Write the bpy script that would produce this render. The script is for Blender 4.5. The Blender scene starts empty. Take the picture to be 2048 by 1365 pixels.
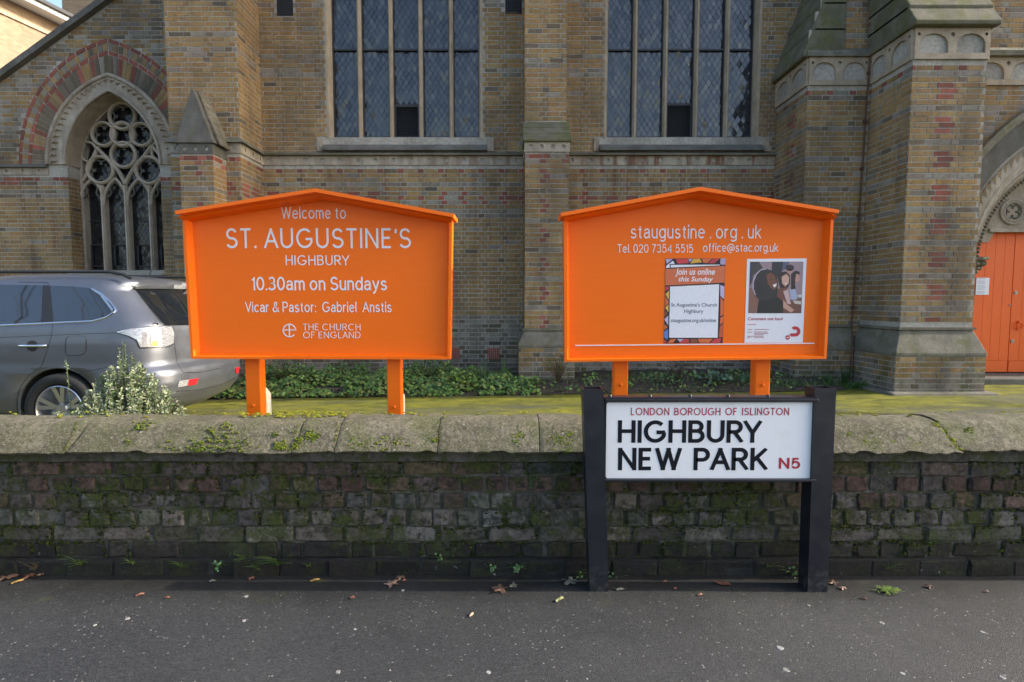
import bpy, bmesh, math, random
from mathutils import Vector, Matrix, noise
from mathutils.bvhtree import BVHTree
random.seed(7)
R = math.radians
scene = bpy.context.scene
C = scene.collection

# ------------------------------------------------------------------ camera
CAM_H = 1.30
FPX = 1138.0
PITCH = math.atan(80.5 / FPX)
cam_d = bpy.data.cameras.new('camera')
cam = bpy.data.objects.new('camera', cam_d)
C.objects.link(cam)
cam.location = (0, 0, CAM_H)
cam.rotation_euler = (R(90) - PITCH, 0, 0)
cam_d.sensor_width = 36.0
cam_d.lens = FPX / 2048 * 36
cam_d.clip_start = 0.05
cam_d.clip_end = 2000
scene.camera = cam

# ------------------------------------------------------------------ sky + sun
SUN_EL, SUN_AZ = 26.0, 90.5          # azimuth clockwise from +Y: the sun stands to the right
w = bpy.data.worlds.new('World')
scene.world = w
w.use_nodes = True
nt = w.node_tree
sky = nt.nodes.new('ShaderNodeTexSky')
sky.sky_type = 'NISHITA'
sky.sun_disc = False
sky.sun_elevation = R(SUN_EL)
sky.sun_rotation = R(SUN_AZ)
sky.air_density = 1.0
sky.dust_density = 3.0
sky.ozone_density = 1.0
nt.links.new(sky.outputs[0], nt.nodes['Background'].inputs[0])
nt.nodes['Background'].inputs[1].default_value = 0.11
sl = bpy.data.lights.new('sun', 'SUN')
sl.energy = 2.0
sl.angle = R(0.7)
sl.color = (1.0, 0.93, 0.82)
sun = bpy.data.objects.new('sun', sl)
C.objects.link(sun)
sd = Vector((math.sin(R(SUN_AZ)) * math.cos(R(SUN_EL)), math.cos(R(SUN_AZ)) * math.cos(R(SUN_EL)), math.sin(R(SUN_EL))))
sun.rotation_euler = (-sd).to_track_quat('-Z', 'Y').to_euler()
sun.location = (20, 0, 20)
vs = scene.view_settings
vs.view_transform = 'Standard'
vs.look = 'None'
vs.gamma = 1
vs.use_curve_mapping = False
vs.exposure = 1.95

# ------------------------------------------------------------------ helpers
cp, sp = math.cos(PITCH), math.sin(PITCH)
CAMO = Vector((0, 0, CAM_H))
def ray(px, py):
    u = (px - 1024) / FPX
    v = (682.5 - py) / FPX
    return Vector((u, cp + v * sp, -sp + v * cp))
def P(px, py, Y):
    d = ray(px, py)
    return CAMO + d * (Y / d.y)
def PX(px, py, Y): return P(px, py, Y).x
def PZ(py, Y): return P(1024, py, Y).z
def G(px, py, z=0.0):
    d = ray(px, py)
    return CAMO + d * ((z - CAM_H) / d.z)

class MB:
    def __init__(s):
        s.v = []; s.f = []; s.c = []; s.smooth = False
    def add(s, vs_, fs, col=(1, 1, 1)):
        b = len(s.v)
        s.v += [tuple(p) for p in vs_]
        s.f += [tuple(i + b for i in f) for f in fs]
        if col and isinstance(col[0], (tuple, list)): s.c += list(col)
        else: s.c += [col] * len(vs_)
    def box(s, x0, x1, y0, y1, z0, z1, col=(1, 1, 1)):
        s.add([(x0,y0,z0),(x1,y0,z0),(x1,y1,z0),(x0,y1,z0),(x0,y0,z1),(x1,y0,z1),(x1,y1,z1),(x0,y1,z1)],
              [(0,3,2,1),(4,5,6,7),(0,1,5,4),(1,2,6,5),(2,3,7,6),(3,0,4,7)], col)
    def prism(s, poly, d, col=(1, 1, 1)):
        """closed polygon (3-D points) extruded by vector d"""
        n = len(poly); d = Vector(d)
        a = [Vector(p) for p in poly]
        s.add(a + [p + d for p in a], [tuple(range(n))[::-1], tuple(range(n, 2*n))] +
              [(i, (i+1) % n, (i+1) % n + n, i + n) for i in range(n)], col)
    def strip(s, A, B, d, col=(1, 1, 1)):
        """solid between two open polylines of equal length, extruded by d"""
        n = len(A); d = Vector(d)
        A = [Vector(p) for p in A]; B = [Vector(p) for p in B]
        vs_ = A + B + [p + d for p in A] + [p + d for p in B]
        fs = []
        for i in range(n - 1):
            fs += [(i, i+1, n+i+1, n+i), (2*n+i, 3*n+i, 3*n+i+1, 2*n+i+1), (i, 2*n+i, 2*n+i+1, i+1), (n+i, n+i+1, 3*n+i+1, 3*n+i)]
        fs += [(0, n, 3*n, 2*n), (n-1, 3*n-1, 4*n-1, 2*n-1)]
        s.add(vs_, fs, col)
    def tube(s, pts, r, k=6, col=(1, 1, 1), closed=False, flat=1.0):
        pts = [Vector(p) for p in pts]
        n = len(pts); vs_ = []; fs = []
        for i, p in enumerate(pts):
            if closed: t = pts[(i+1) % n] - pts[i-1]
            else: t = pts[min(i+1, n-1)] - pts[max(i-1, 0)]
            if t.length < 1e-9: t = Vector((0, 0, 1))
            t.normalize()
            a = Vector((0, 1, 0)) if abs(t.y) < .9 else Vector((1, 0, 0))
            u = t.cross(a).normalized(); v = t.cross(u).normalized()
            rr = r[i] if isinstance(r, (list, tuple)) else r
            for j in range(k):
                an = 2*math.pi*(j+.5)/k
                vs_.append(p + u*math.cos(an)*rr + v*math.sin(an)*rr*flat)
        m = n if closed else n - 1
        for i in range(m):
            for j in range(k):
                a0, a1 = i*k + j, i*k + (j+1) % k
                b0, b1 = ((i+1) % n)*k + j, ((i+1) % n)*k + (j+1) % k
                fs.append((a0, a1, b1, b0))
        if not closed:
            fs += [tuple(range(k))[::-1], tuple(range((n-1)*k, n*k))]
        s.add(vs_, fs, col)
    def lathe(s, prof, ctr, axis='Y', k=40, col=(1, 1, 1), closed=False):
        """prof: list of (radius, offset along axis)"""
        ctr = Vector(ctr); n = len(prof); vs_ = []; fs = []
        for r, o in prof:
            for j in range(k):
                an = 2*math.pi*j/k; c_, s_ = r*math.cos(an), r*math.sin(an)
                vs_.append(ctr + (Vector((c_, o, s_)) if axis == 'Y' else Vector((c_, s_, o)) if axis == 'Z' else Vector((o, c_, s_))))
        for i in range(n if closed else n-1):
            for j in range(k):
                i2 = (i+1) % n
                fs.append((i*k+j, i*k+(j+1) % k, i2*k+(j+1) % k, i2*k+j))
        s.add(vs_, fs, col)
    def ico(s, ctr, r, sub=1, col=(1, 1, 1), scale=(1, 1, 1), jit=0.0):
        vv, ff = ICO[sub]
        ctr = Vector(ctr)
        s.add([ctr + Vector((p.x*scale[0], p.y*scale[1], p.z*scale[2]))*r*(1+random.uniform(-jit, jit)) for p in vv], ff, col)
    def build(s, name, m=None, parent=None, smooth=False, kind=None, label=None):
        me = bpy.data.meshes.new(name)
        me.from_pydata(s.v, [], s.f)
        a = me.color_attributes.new('Col', 'FLOAT_COLOR', 'POINT')
        flat = []
        for c in s.c: flat += [c[0], c[1], c[2], 1.0]
        a.data.foreach_set('color', flat)
        bm = bmesh.new(); bm.from_mesh(me)
        if len(s.f) < 60000: bmesh.ops.recalc_face_normals(bm, faces=bm.faces)
        bm.to_mesh(me); bm.free()
        if smooth:
            me.polygons.foreach_set('use_smooth', [True]*len(me.polygons))
            me.set_sharp_from_angle(angle=R(55))
        return link(name, me, m, parent, kind, label)
ICO = {}
for _s in (1, 2):
    _b = bmesh.new(); bmesh.ops.create_icosphere(_b, subdivisions=_s, radius=1)
    _b.verts.ensure_lookup_table()
    ICO[_s] = ([v.co.copy() for v in _b.verts], [tuple(v.index for v in f.verts) for f in _b.faces]); _b.free()

def link(name, me, m=None, parent=None, kind=None, label=None):
    o = bpy.data.objects.new(name, me)
    C.objects.link(o)
    if m is not None and len(me.materials) == 0: me.materials.append(m)
    if parent is not None: o.parent = parent
    if kind: o['kind'] = kind
    if label: o['label'] = label
    return o
def tag(o, label, cat, group=None):
    o['label'] = label; o['category'] = cat
    if group: o['group'] = group
    return o
def thing(name, label, cat, group=None):
    """Empty at the world origin line of its base (parts keep world coordinates)"""
    o = bpy.data.objects.new(name, None); C.objects.link(o)
    o.empty_display_size = .1
    return tag(o, label, cat, group)
def bevel(o, wd, seg=2):
    bm = bmesh.new(); bm.from_mesh(o.data)
    bmesh.ops.remove_doubles(bm, verts=bm.verts, dist=1e-5)
    bmesh.ops.bevel(bm, geom=[e for e in bm.edges if e.is_manifold and e.calc_face_angle(0) > .5], offset=wd, segments=seg, affect='EDGES', profile=.5)
    bm.to_mesh(o.data); bm.free()
    return o
def cut(o, cutter, mat_cut=None):
    cme = bpy.data.meshes.new('cutter'); cme.from_pydata(cutter.v, [], cutter.f)
    bm = bmesh.new(); bm.from_mesh(cme); bmesh.ops.recalc_face_normals(bm, faces=bm.faces); bm.to_mesh(cme); bm.free()
    co = bpy.data.objects.new('cutter', cme); C.objects.link(co)
    if mat_cut: cme.materials.append(mat_cut)
    md = o.modifiers.new('b', 'BOOLEAN'); md.operation = 'DIFFERENCE'; md.object = co; md.solver = 'EXACT'; md.use_self = True
    if mat_cut: md.material_mode = 'TRANSFER'
    dg = bpy.context.evaluated_depsgraph_get()
    ne = bpy.data.meshes.new_from_object(o.evaluated_get(dg))
    o.modifiers.clear(); old = o.data; o.data = ne
    bpy.data.objects.remove(co)
    return o
def cyl_cut(mb, ctr, axis, r, depth, k=14):
    ctr = Vector(ctr); axis = Vector(axis).normalized()
    a = Vector((0, 0, 1)); u = axis.cross(a).normalized()
    mb.prism([ctr - axis*depth*.5 + (u*math.cos(2*math.pi*i/k) + a*math.sin(2*math.pi*i/k))*r for i in range(k)], axis*depth)
def lerp(a, b, t): return a + (b - a)*t
def clamp(x, a=0., b=1.): return max(a, min(b, x))
def vary(c, v, hue=.04):
    k = 1 + random.uniform(-v, v)
    return tuple(max(0.004, x*k*(1+random.uniform(-hue, hue))) for x in c)

# ------------------------------------------------------------------ materials
class NT:
    def __init__(s, name):
        s.m = bpy.data.materials.new(name); s.m.use_nodes = True
        s.t = s.m.node_tree; s.b = s.t.nodes['Principled BSDF']
    def n(s, ty, **kw):
        nd = s.t.nodes.new(ty)
        for k, v in kw.items():
            if k.startswith('i_'):
                nd.inputs[k[2:]].default_value = v
            else: setattr(nd, k, v)
        return nd
    def l(s, a, b): s.t.links.new(a, b)
    def pos(s): return s.n('ShaderNodeNewGeometry').outputs['Position']
    def obj(s): return s.n('ShaderNodeTexCoord').outputs['Object']
    def map(s, vec, scale=(1, 1, 1), loc=(0, 0, 0)):
        m = s.n('ShaderNodeMapping'); s.l(vec, m.inputs[0]); m.inputs[3].default_value = scale; m.inputs[1].default_value = loc
        return m.outputs[0]
    def noise(s, vec, scale, detail=4, rough=.55, dist=0):
        nd = s.n('ShaderNodeTexNoise'); s.l(vec, nd.inputs['Vector'])
        nd.inputs['Scale'].default_value = scale; nd.inputs['Detail'].default_value = detail
        nd.inputs['Roughness'].default_value = rough; nd.inputs['Distortion'].default_value = dist
        return nd.outputs[0]
    def rng(s, v, a, b, c=0., d=1.):
        nd = s.n('ShaderNodeMapRange'); s.l(v, nd.inputs[0])
        for i, x in enumerate((a, b, c, d)): nd.inputs[1+i].default_value = x
        return nd.outputs[0]
    def math(s, op, a, b=None):
        nd = s.n('ShaderNodeMath', operation=op)
        for i, x in enumerate((a, b)):
            if x is None: continue
            if isinstance(x, (int, float)): nd.inputs[i].default_value = x
            else: s.l(x, nd.inputs[i])
        return nd.outputs[0]
    def mix(s, fac, a, b, mode='MIX'):
        nd = s.n('ShaderNodeMix', data_type='RGBA', blend_type=mode)
        for i, x in ((0, fac), (6, a), (7, b)):
            if isinstance(x, (int, float)): nd.inputs[i].default_value = x
            elif isinstance(x, tuple): nd.inputs[i].default_value = (x[0], x[1], x[2], 1)
            else: s.l(x, nd.inputs[i])
        return nd.outputs[2]
    def col(s, c):
        if isinstance(c, tuple): s.b.inputs['Base Color'].default_value = (c[0], c[1], c[2], 1)
        else: s.l(c, s.b.inputs['Base Color'])
    def rough(s, r):
        if isinstance(r, (int, float)): s.b.inputs['Roughness'].default_value = r
        else: s.l(r, s.b.inputs['Roughness'])
    def bump(s, h, strength=.3, dist=.01):
        nd = s.n('ShaderNodeBump'); s.l(h, nd.inputs['Height']); nd.inputs['Strength'].default_value = strength; nd.inputs['Distance'].default_value = dist
        s.l(nd.outputs[0], s.b.inputs['Normal'])
    def sep(s, vec):
        nd = s.n('ShaderNodeSeparateXYZ'); s.l(vec, nd.inputs[0]); return nd.outputs
    def attr(s):
        return s.n('ShaderNodeVertexColor', layer_name='Col').outputs[0]
    def ocol(s):
        return s.n('ShaderNodeObjectInfo').outputs['Color']

def plain(name, c, rough=.5, metal=0., var=.0, scale=8, bump=0., spec=.5, coat=0.):
    t = NT(name)
    if var:
        p = t.pos(); nz = t.noise(p, scale, 5)
        t.col(t.mix(1.0, c, t.n('ShaderNodeCombineColor').outputs[0], 'MIX') if False else
              t.mix(t.rng(nz, .3, .7), tuple(x*(1-var) for x in c), tuple(min(1, x*(1+var)) for x in c)))
        t.rough(t.rng(t.noise(p, scale*2.3, 4), .3, .7, max(0, rough-.1), min(1, rough+.12)))
        if bump: t.bump(t.noise(p, scale*6, 5), .3, bump)
    else:
        t.col(c); t.rough(rough)
    t.b.inputs['Metallic'].default_value = metal
    t.b.inputs['Specular IOR Level'].default_value = spec
    t.b.inputs['Coat Weight'].default_value = coat
    return t.m

M = {}
def church_brick(src):
    t = NT('church_brick_' + src)
    base = t.attr() if src == 'attr' else t.ocol()
    p = t.pos()
    fine = t.noise(p, 55, 5, .65)
    mid = t.noise(p, 9, 4)
    c = t.mix(t.rng(fine, .25, .75), (.55, .53, .5), (1.4, 1.37, 1.3))
    c = t.mix(1.0, base, c, 'MULTIPLY')
    # broad warm and cool drift of the firing, then pale lime bloom
    c = t.mix(t.math('MULTIPLY', t.rng(t.noise(p, .9, 5, .6), .44, .68), .28), c, (.19, .105, .055))
    bl = t.math('MULTIPLY', t.rng(t.noise(p, 21, 5, .7), .56, .72), .38)
    c = t.mix(bl, c, (.34, .31, .25))
    fl = t.math('MULTIPLY', t.rng(t.noise(p, 30, 6, .75), .56, .68), .55)
    c = t.mix(fl, c, (.075, .06, .04))
    # soot and grime in broad irregular patches
    soot = t.math('MULTIPLY', t.rng(t.noise(t.map(p, (1, 1, .55)), 1.4, 6, .65), .45, .70), .62)
    c = t.mix(soot, c, (.062, .054, .042))
    stk = t.math('MULTIPLY', t.rng(t.noise(t.map(p, (3, 3, .35)), 2.3, 6, .7), .5, .68), .45)
    c = t.mix(stk, c, (.07, .055, .04))
    x, y, z = t.sep(p)
    # algae creeping up from the ground
    alg = t.math('MULTIPLY', t.rng(t.noise(p, 3.1, 5, .7), .45, .66), t.rng(z, .2, 1.2, .75, 0.))
    c = t.mix(alg, c, (.075, .085, .03))
    # rust runs below the string course of the main front
    run = t.rng(t.noise(t.map(p, (4.5, 4.5, .55)), 1.6, 5, .6), .53, .64)
    zone = t.rng(z, 1.5, 2.42)
    zone = t.math('MULTIPLY', zone, t.rng(z, 4.6, 3.6, 0., 1.))
    zone = t.math('MULTIPLY', zone, t.rng(y, 9.6, 9.7))
    zone = t.math('MULTIPLY', zone, t.rng(x, -.6, 2.2, .55, 1.))
    c = t.mix(t.math('MULTIPLY', t.math('MULTIPLY', run, zone), .8), c, (.12, .042, .02))
    t.col(c); t.rough(.9)
    t.bump(t.noise(p, 90, 6, .7), .55, .006)
    t.b.inputs['Specular IOR Level'].default_value = .25
    return t.m
M['cbrick'] = church_brick('attr'); M['cbrick_o'] = church_brick('object')

t = NT('mortar'); p = t.pos()
c = t.mix(t.rng(t.noise(p, 30, 5), .3, .7), (.27, .25, .21), (.46, .43, .37))
c = t.mix(t.math('MULTIPLY', t.rng(t.noise(t.map(p, (1, 1, .55)), 1.4, 6, .65), .46, .72), .6), c, (.06, .055, .045))
t.col(c); t.rough(.95); t.bump(t.noise(p, 120, 4), .5, .004); M['mortar'] = t.m

def stone(name, c1, c2, moss=.0, dirt=.35, mcol=(.10, .115, .035)):
    t = NT(name); p = t.pos()
    c = t.mix(t.rng(t.noise(p, 6, 6, .6), .3, .7), c1, c2)
    c = t.mix(t.math('MULTIPLY', t.rng(t.noise(p, 60, 5, .7), .4, .75), .35), c, (.09, .08, .065))
    c = t.mix(t.math('MULTIPLY', t.rng(t.noise(t.map(p, (1.6, 1.6, .6)), 2.2, 6, .7), .45, .7), dirt), c, (.06, .055, .045))
    if moss:
        mk = t.math('MULTIPLY', t.rng(t.noise(p, 4.3, 7, .72), .62 - .3*moss, .72 - .2*moss), min(1, moss + .3))
        c = t.mix(mk, c, mcol)
    if name == 'pale_stone':           # rust weeping from the window irons over the string course
        x, y, z = t.sep(p)
        run = t.math('MULTIPLY', t.rng(t.noise(t.map(p, (4.5, 4.5, .55)), 1.6, 5, .6), .46, .6), t.math('MULTIPLY', t.rng(y, 9.6, 9.7), t.rng(x, -2.5, 2.5, .3, 1.)))
        c = t.mix(t.math('MULTIPLY', run, .85), c, (.15, .055, .025))
    t.col(c); t.rough(.92); t.bump(t.noise(p, 45, 8, .7), .6, .012)
    t.b.inputs['Specular IOR Level'].default_value = .25
    return t.m
M['stone'] = stone('buff_stone', (.34, .27, .19), (.46, .38, .28), .0, .4)
M['stone_pale'] = stone('pale_stone', (.34, .29, .22), (.50, .44, .35), .0, .5)
M['stone_light'] = stone('light_tracery_stone', (.44, .37, .28), (.60, .52, .41), .0, .25)
M['stone_grey'] = stone('grey_stone', (.10, .095, .085), (.18, .17, .15), .25, .5)
M['stone_moss'] = stone('mossy_stone', (.13, .12, .095), (.24, .22, .17), .4, .5, (.09, .098, .035))
M['slate_moss'] = stone('mossy_weathering', (.105, .10, .075), (.20, .18, .125), .55, .5, (.095, .10, .032))

# stone coping of the low wall
t = NT('coping_stone'); p = t.pos()
c = t.mix(t.rng(t.noise(p, 5, 9, .72), .36, .64), (.075, .066, .042), (.27, .235, .165))
c = t.mix(t.math('MULTIPLY', t.rng(t.noise(p, 14, 8, .8), .46, .62), .6), c, (.10, .092, .05))
c = t.mix(t.math('MULTIPLY', t.rng(t.noise(t.map(p, (3, 3, .8)), 3, 6, .7), .5, .72), .5), c, (.09, .095, .04))
c = t.mix(t.math('MULTIPLY', t.rng(t.noise(p, 42, 7, .8), .46, .6), .75), c, (.045, .04, .028))
c = t.mix(t.math('MULTIPLY', t.rng(t.noise(p, 6, 8, .8), .45, .60), .8), c, (.10, .112, .034))
c = t.mix(t.math('MULTIPLY', t.rng(t.noise(p, 95, 5, .8), .5, .64), .65), c, (.36, .32, .24))
c = t.mix(t.math('MULTIPLY', t.rng(t.noise(p, 24, 8, .85), .52, .62), .7), c, (.05, .046, .03))
sp_ = t.n('ShaderNodeTexVoronoi'); t.l(p, sp_.inputs['Vector']); sp_.inputs['Scale'].default_value = 26
lich = t.math('MULTIPLY', t.rng(sp_.outputs['Distance'], .16, .1), t.rng(t.noise(p, 9, 3), .55, .6))
c = t.mix(t.math('MULTIPLY', lich, .7), c, (.5, .5, .44))
t.col(c); t.rough(.93); t.bump(t.noise(p, 55, 9, .8), 1., .022); M['coping'] = t.m

# wall bricks (each tinted by its own object colour)
def wall_brick(src):
    t = NT('wall_brick_' + src); p = t.pos()
    base = t.ocol() if src == 'object' else t.attr()
    c = t.mix(t.rng(t.noise(p, 40, 6, .7), .3, .7), (.5, .48, .46), (1.45, 1.4, 1.35))
    c = t.mix(1.0, base, c, 'MULTIPLY')
    c = t.mix(t.math('MULTIPLY', t.rng(t.noise(p, 17, 6, .75), .5, .62), .85), c, (.016, .015, .012))
    x, y, z = t.sep(p)
    mk = t.math('MULTIPLY', t.rng(t.noise(p, 7, 8, .8), .49, .56), t.rng(z, .05, .25, .25, .95))
    mc = t.mix(t.rng(t.noise(p, 50, 4), .35, .65), (.022, .03, .006), (.06, .075, .014))
    c = t.mix(mk, c, mc)
    li = t.rng(t.noise(p, 30, 5, .7), .67, .71)
    c = t.mix(t.math('MULTIPLY', li, .6), c, (.3, .32, .28))
    t.col(c); t.rough(.9)
    h = t.math('ADD', t.noise(p, 55, 8, .75), t.math('MULTIPLY', mk, .4))
    t.bump(h, .8, .014)
    t.b.inputs['Specular IOR Level'].default_value = .3
    return t.m
M['wbrick'] = wall_brick('object'); M['wbrick_a'] = wall_brick('attr')
t = NT('wall_mortar'); p = t.pos()
c = t.mix(t.rng(t.noise(p, 28, 6, .7), .35, .65), (.03, .028, .022), (.12, .112, .095))
z = t.sep(p)[2]
c = t.mix(t.math('MULTIPLY', t.rng(t.noise(p, 9, 6, .75), .47, .58), .9), c, (.04, .05, .01))
t.col(c); t.rough(.95); t.bump(t.noise(p, 70, 6, .7), .8, .01); M['wmortar'] = t.m
t = NT('moss'); p = t.pos()
t.col(t.mix(1., t.attr(), t.mix(t.rng(t.noise(p, 160, 3), .3, .7), (.5, .5, .5), (1.4, 1.4, 1.4)), 'MULTIPLY')); t.rough(.95)
t.bump(t.noise(p, 320, 3, .7), 1., .008); t.b.inputs['Specular IOR Level'].default_value = .15; M['moss'] = t.m
t = NT('leaf'); t.col(t.attr()); t.rough(.5); t.b.inputs['Specular IOR Level'].default_value = .35
M['leaf'] = t.m
t = NT('print'); p = t.pos(); t.col(t.mix(1., t.attr(), t.mix(t.rng(t.noise(p, 120, 5, .7), .3, .7), (.90, .90, .90), (1.06, 1.06, 1.06)), 'MULTIPLY')); t.rough(.45); M['print'] = t.m

# asphalt pavement
t = NT('asphalt'); p = t.pos()
v = t.n('ShaderNodeTexVoronoi'); t.l(p, v.inputs['Vector']); v.inputs['Scale'].default_value = 210
v2 = t.n('ShaderNodeTexVoronoi'); t.l(p, v2.inputs['Vector']); v2.inputs['Scale'].default_value = 95
rnd = t.sep(v.outputs['Color'])[0]; rnd2 = t.sep(v2.outputs['Color'])[1]
c = t.mix(t.rng(t.noise(p, 1.3, 5, .6), .3, .7), (.020, .020, .021), (.043, .043, .043))
c = t.mix(t.rng(rnd, .1, .9), t.mix(.55, c, (.012, .012, .012)), t.mix(.3, c, (.085, .085, .083)))
spk = t.math('MULTIPLY', t.rng(rnd2, .94, .975), t.rng(v2.outputs['Distance'], .42, .30))
c = t.mix(t.math('MULTIPLY', spk, t.rng(t.noise(p, 3, 4), .3, .7, .25, .85)), c, (.30, .29, .27))
x, y, z = t.sep(p)
damp = t.math('MULTIPLY', t.rng(t.math('ADD', y, t.math('MULTIPLY', t.noise(p, 5, 5, .7), .35)), 2.50, 2.72), .8)
c = t.mix(t.math('MULTIPLY', t.rng(t.noise(p, 2.6, 7, .75), .52, .66), .5), c, (.016, .016, .015))
c = t.mix(damp, c, (.012, .011, .009))
mo = t.math('MULTIPLY', t.rng(t.noise(p, 6, 6, .75), .58, .68), t.rng(y, 2.1, 2.5, 0., .55))
c = t.mix(mo, c, (.05, .055, .014))
t.col(c); t.rough(t.rng(t.noise(p, 2.2, 4), .3, .7, .55, .8))
h = t.math('ADD', t.math('MULTIPLY', v.outputs['Distance'], -.8), t.math('MULTIPLY', t.noise(p, 22, 4), .5))
t.bump(h, .5, .004); M['asphalt'] = t.m

# mossy drive; branch-shadow streaks are painted in as dark gaps in the moss
t = NT('mossy_drive'); p = t.pos()
v = t.n('ShaderNodeTexVoronoi'); t.l(p, v.inputs['Vector']); v.inputs['Scale'].default_value = 90
g = t.mix(t.rng(t.noise(t.map(p, (.5, 1, 1)), 7, 8, .75), .36, .64), (.07, .08, .012), (.25, .235, .022))
a = t.mix(t.rng(t.sep(v.outputs['Color'])[0], 0, 1), (.045, .045, .035), (.13, .13, .11))
x, y, z = t.sep(p)
mk = t.math('ADD', t.noise(t.map(p, (.25, 1, 1)), 2.0, 7, .72), t.rng(y, 6.3, 8.2, -.02, .12))  # moss cover stretched sideways; its dark asphalt streaks stand in for branch shadows
mk = t.math('ADD', mk, t.math('MULTIPLY', t.noise(p, 30, 4, .7), .12))
t.col(t.mix(t.rng(mk, .46, .66, .08, .92), a, g)); t.rough(.95)
t.bump(t.noise(p, 110, 5, .7), .8, .01); t.b.inputs['Specular IOR Level'].default_value = .2; M['drive'] = t.m
M['soil'] = plain('soil', (.045, .035, .025), .95, var=.5, scale=25, bump=.03)
M['ground'] = plain('ground', (.05, .05, .048), .9, var=.3, scale=2)

# painted timber of the notice boards
t = NT('orange_paint'); p = t.pos()
c = t.mix(t.rng(t.noise(t.map(p, (1, 1, 14)), 6, 4), .3, .7), (.90, .158, .006), (.93, .168, .007))
c = t.mix(t.math('MULTIPLY', t.rng(t.noise(p, 14, 6, .7), .66, .74), .25), c, (.6, .12, .02))
t.col(c); t.rough(t.rng(t.noise(p, 5, 4), .3, .7, .36, .5)); t.bump(t.noise(t.map(p, (3, 3, 60)), 5, 4), .06, .002)
t.b.inputs['Specular IOR Level'].default_value = .25; M['orange'] = t.m
t = NT('orange_door_paint'); p = t.pos()
c = t.mix(t.rng(t.noise(t.map(p, (14, 1, 1)), 4, 4), .3, .7), (.80, .115, .006), (.84, .13, .007))
t.col(c); t.rough(.5); t.bump(t.noise(t.map(p, (40, 3, 2)), 4, 4), .15, .004); M['orange_door'] = t.m
M['letter'] = plain('letter_white', (.78, .77, .8), .5)
M['white_line'] = plain('white_line', (.8, .8, .8), .5)
M['concrete'] = plain('concrete', (.27, .255, .2), .9, var=.2, scale=20, bump=.01)
t = NT('black_paint'); p = t.pos()
z = t.sep(p)[2]
dust = t.math('MULTIPLY', t.rng(t.noise(p, 30, 6, .75), .45, .66), t.rng(z, 0.0, .16, .7, .02))
t.col(t.mix(dust, (.008, .010, .016), (.10, .09, .08))); t.rough(t.rng(t.noise(p, 12, 5), .3, .7, .3, .5))
t.bump(t.noise(p, 40, 4), .1, .004); M['black'] = t.m
t = NT('plate_white'); p = t.pos()
t.col(t.mix(t.math('MULTIPLY', t.rng(t.noise(p, 9, 6, .7), .55, .75), .22), (.80, .80, .81), (.5, .48, .43))); t.rough(.3); M['plate'] = t.m
M['letter_black'] = plain('letter_black', (.006, .007, .012), .6, spec=.2)
M['letter_red'] = plain('letter_red', (.42, .022, .04), .4)
M['paper'] = plain('paper', (.78, .79, .84), .5)
M['bolt'] = plain('bolt_steel', (.35, .34, .33), .4, .8)

def glass(name, c, rough, ior, var=.6):
    t = NT(name); p = t.pos()
    t.col(t.mix(t.rng(t.noise(p, 5, 5), .3, .7), tuple(x*.5 for x in c), c))
    t.rough(t.rng(t.noise(p, 14, 4), .3, .7, rough*.7, rough*1.4)); t.b.inputs['IOR'].default_value = ior
    t.bump(t.noise(p, 14, 2), .25, .01)
    return t.m
M['leaded'] = glass('leaded_glass', (.03, .033, .04), .12, 1.75)
M['leaded_dark'] = glass('leaded_glass_dark', (.02, .02, .022), .2, 1.55)
M['lead'] = plain('lead', (.035, .036, .04), .6)
M['void'] = plain('dark_inside', (.006, .006, .007), .9)
M['iron'] = plain('iron', (.03, .03, .033), .6)
M['rust_iron'] = plain('rusty_iron', (.085, .038, .025), .7, var=.4, scale=40)
t = NT('terracotta'); t.col((.30, .075, .045)); t.rough(.8); M['terracotta'] = t.m

# ================================================================== GROUND
def ground_z(x, y):
    """the yard falls gently to the left"""
    k = clamp((y - 2.9) / 1.2)
    return k * lerp(-.13, .02, clamp((x + 4.5) / 10.5))
mb = MB(); mb.add([(-400,-400,-.35),(400,-400,-.35),(400,400,-.35),(-400,400,-.35)], [(0,1,2,3)])
mb.build('ground', M['ground'], kind='structure')
def pav_z(x, y): return .006*noise.noise((x*.7, y*.7, 3))
mb = MB(); nx, ny = 170, 40
xs = [lerp(-16, 18, i/nx) for i in range(nx+1)]; ys = [lerp(-3, 2.75, j/ny) for j in range(ny+1)]
mb.add([(x, y, pav_z(x, y)) for y in ys for x in xs], [(j*(nx+1)+i, j*(nx+1)+i+1, (j+1)*(nx+1)+i+1, (j+1)*(nx+1)+i) for j in range(ny) for i in range(nx)])
mb.build('pavement', M['asphalt'], kind='structure', smooth=True)
def bed_edge(x):
    """front edge of the planting bed (Y) along the church"""
    return 8.15 + .03*math.sin(x*1.7)
mb = MB(); nx, ny = 60, 24
xs = [lerp(-16, 18, i/nx) for i in range(nx+1)]; ys = [lerp(2.85, 9.2, j/ny) for j in range(ny+1)]
mb.add([(x, y, ground_z(x, y) + .012*noise.noise((x*.6, y*.6, 1))) for y in ys for x in xs], [(j*(nx+1)+i, j*(nx+1)+i+1, (j+1)*(nx+1)+i+1, (j+1)*(nx+1)+i) for j in range(ny) for i in range(nx)])
mb.build('driveway', M['drive'], kind='structure', smooth=True)
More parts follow.
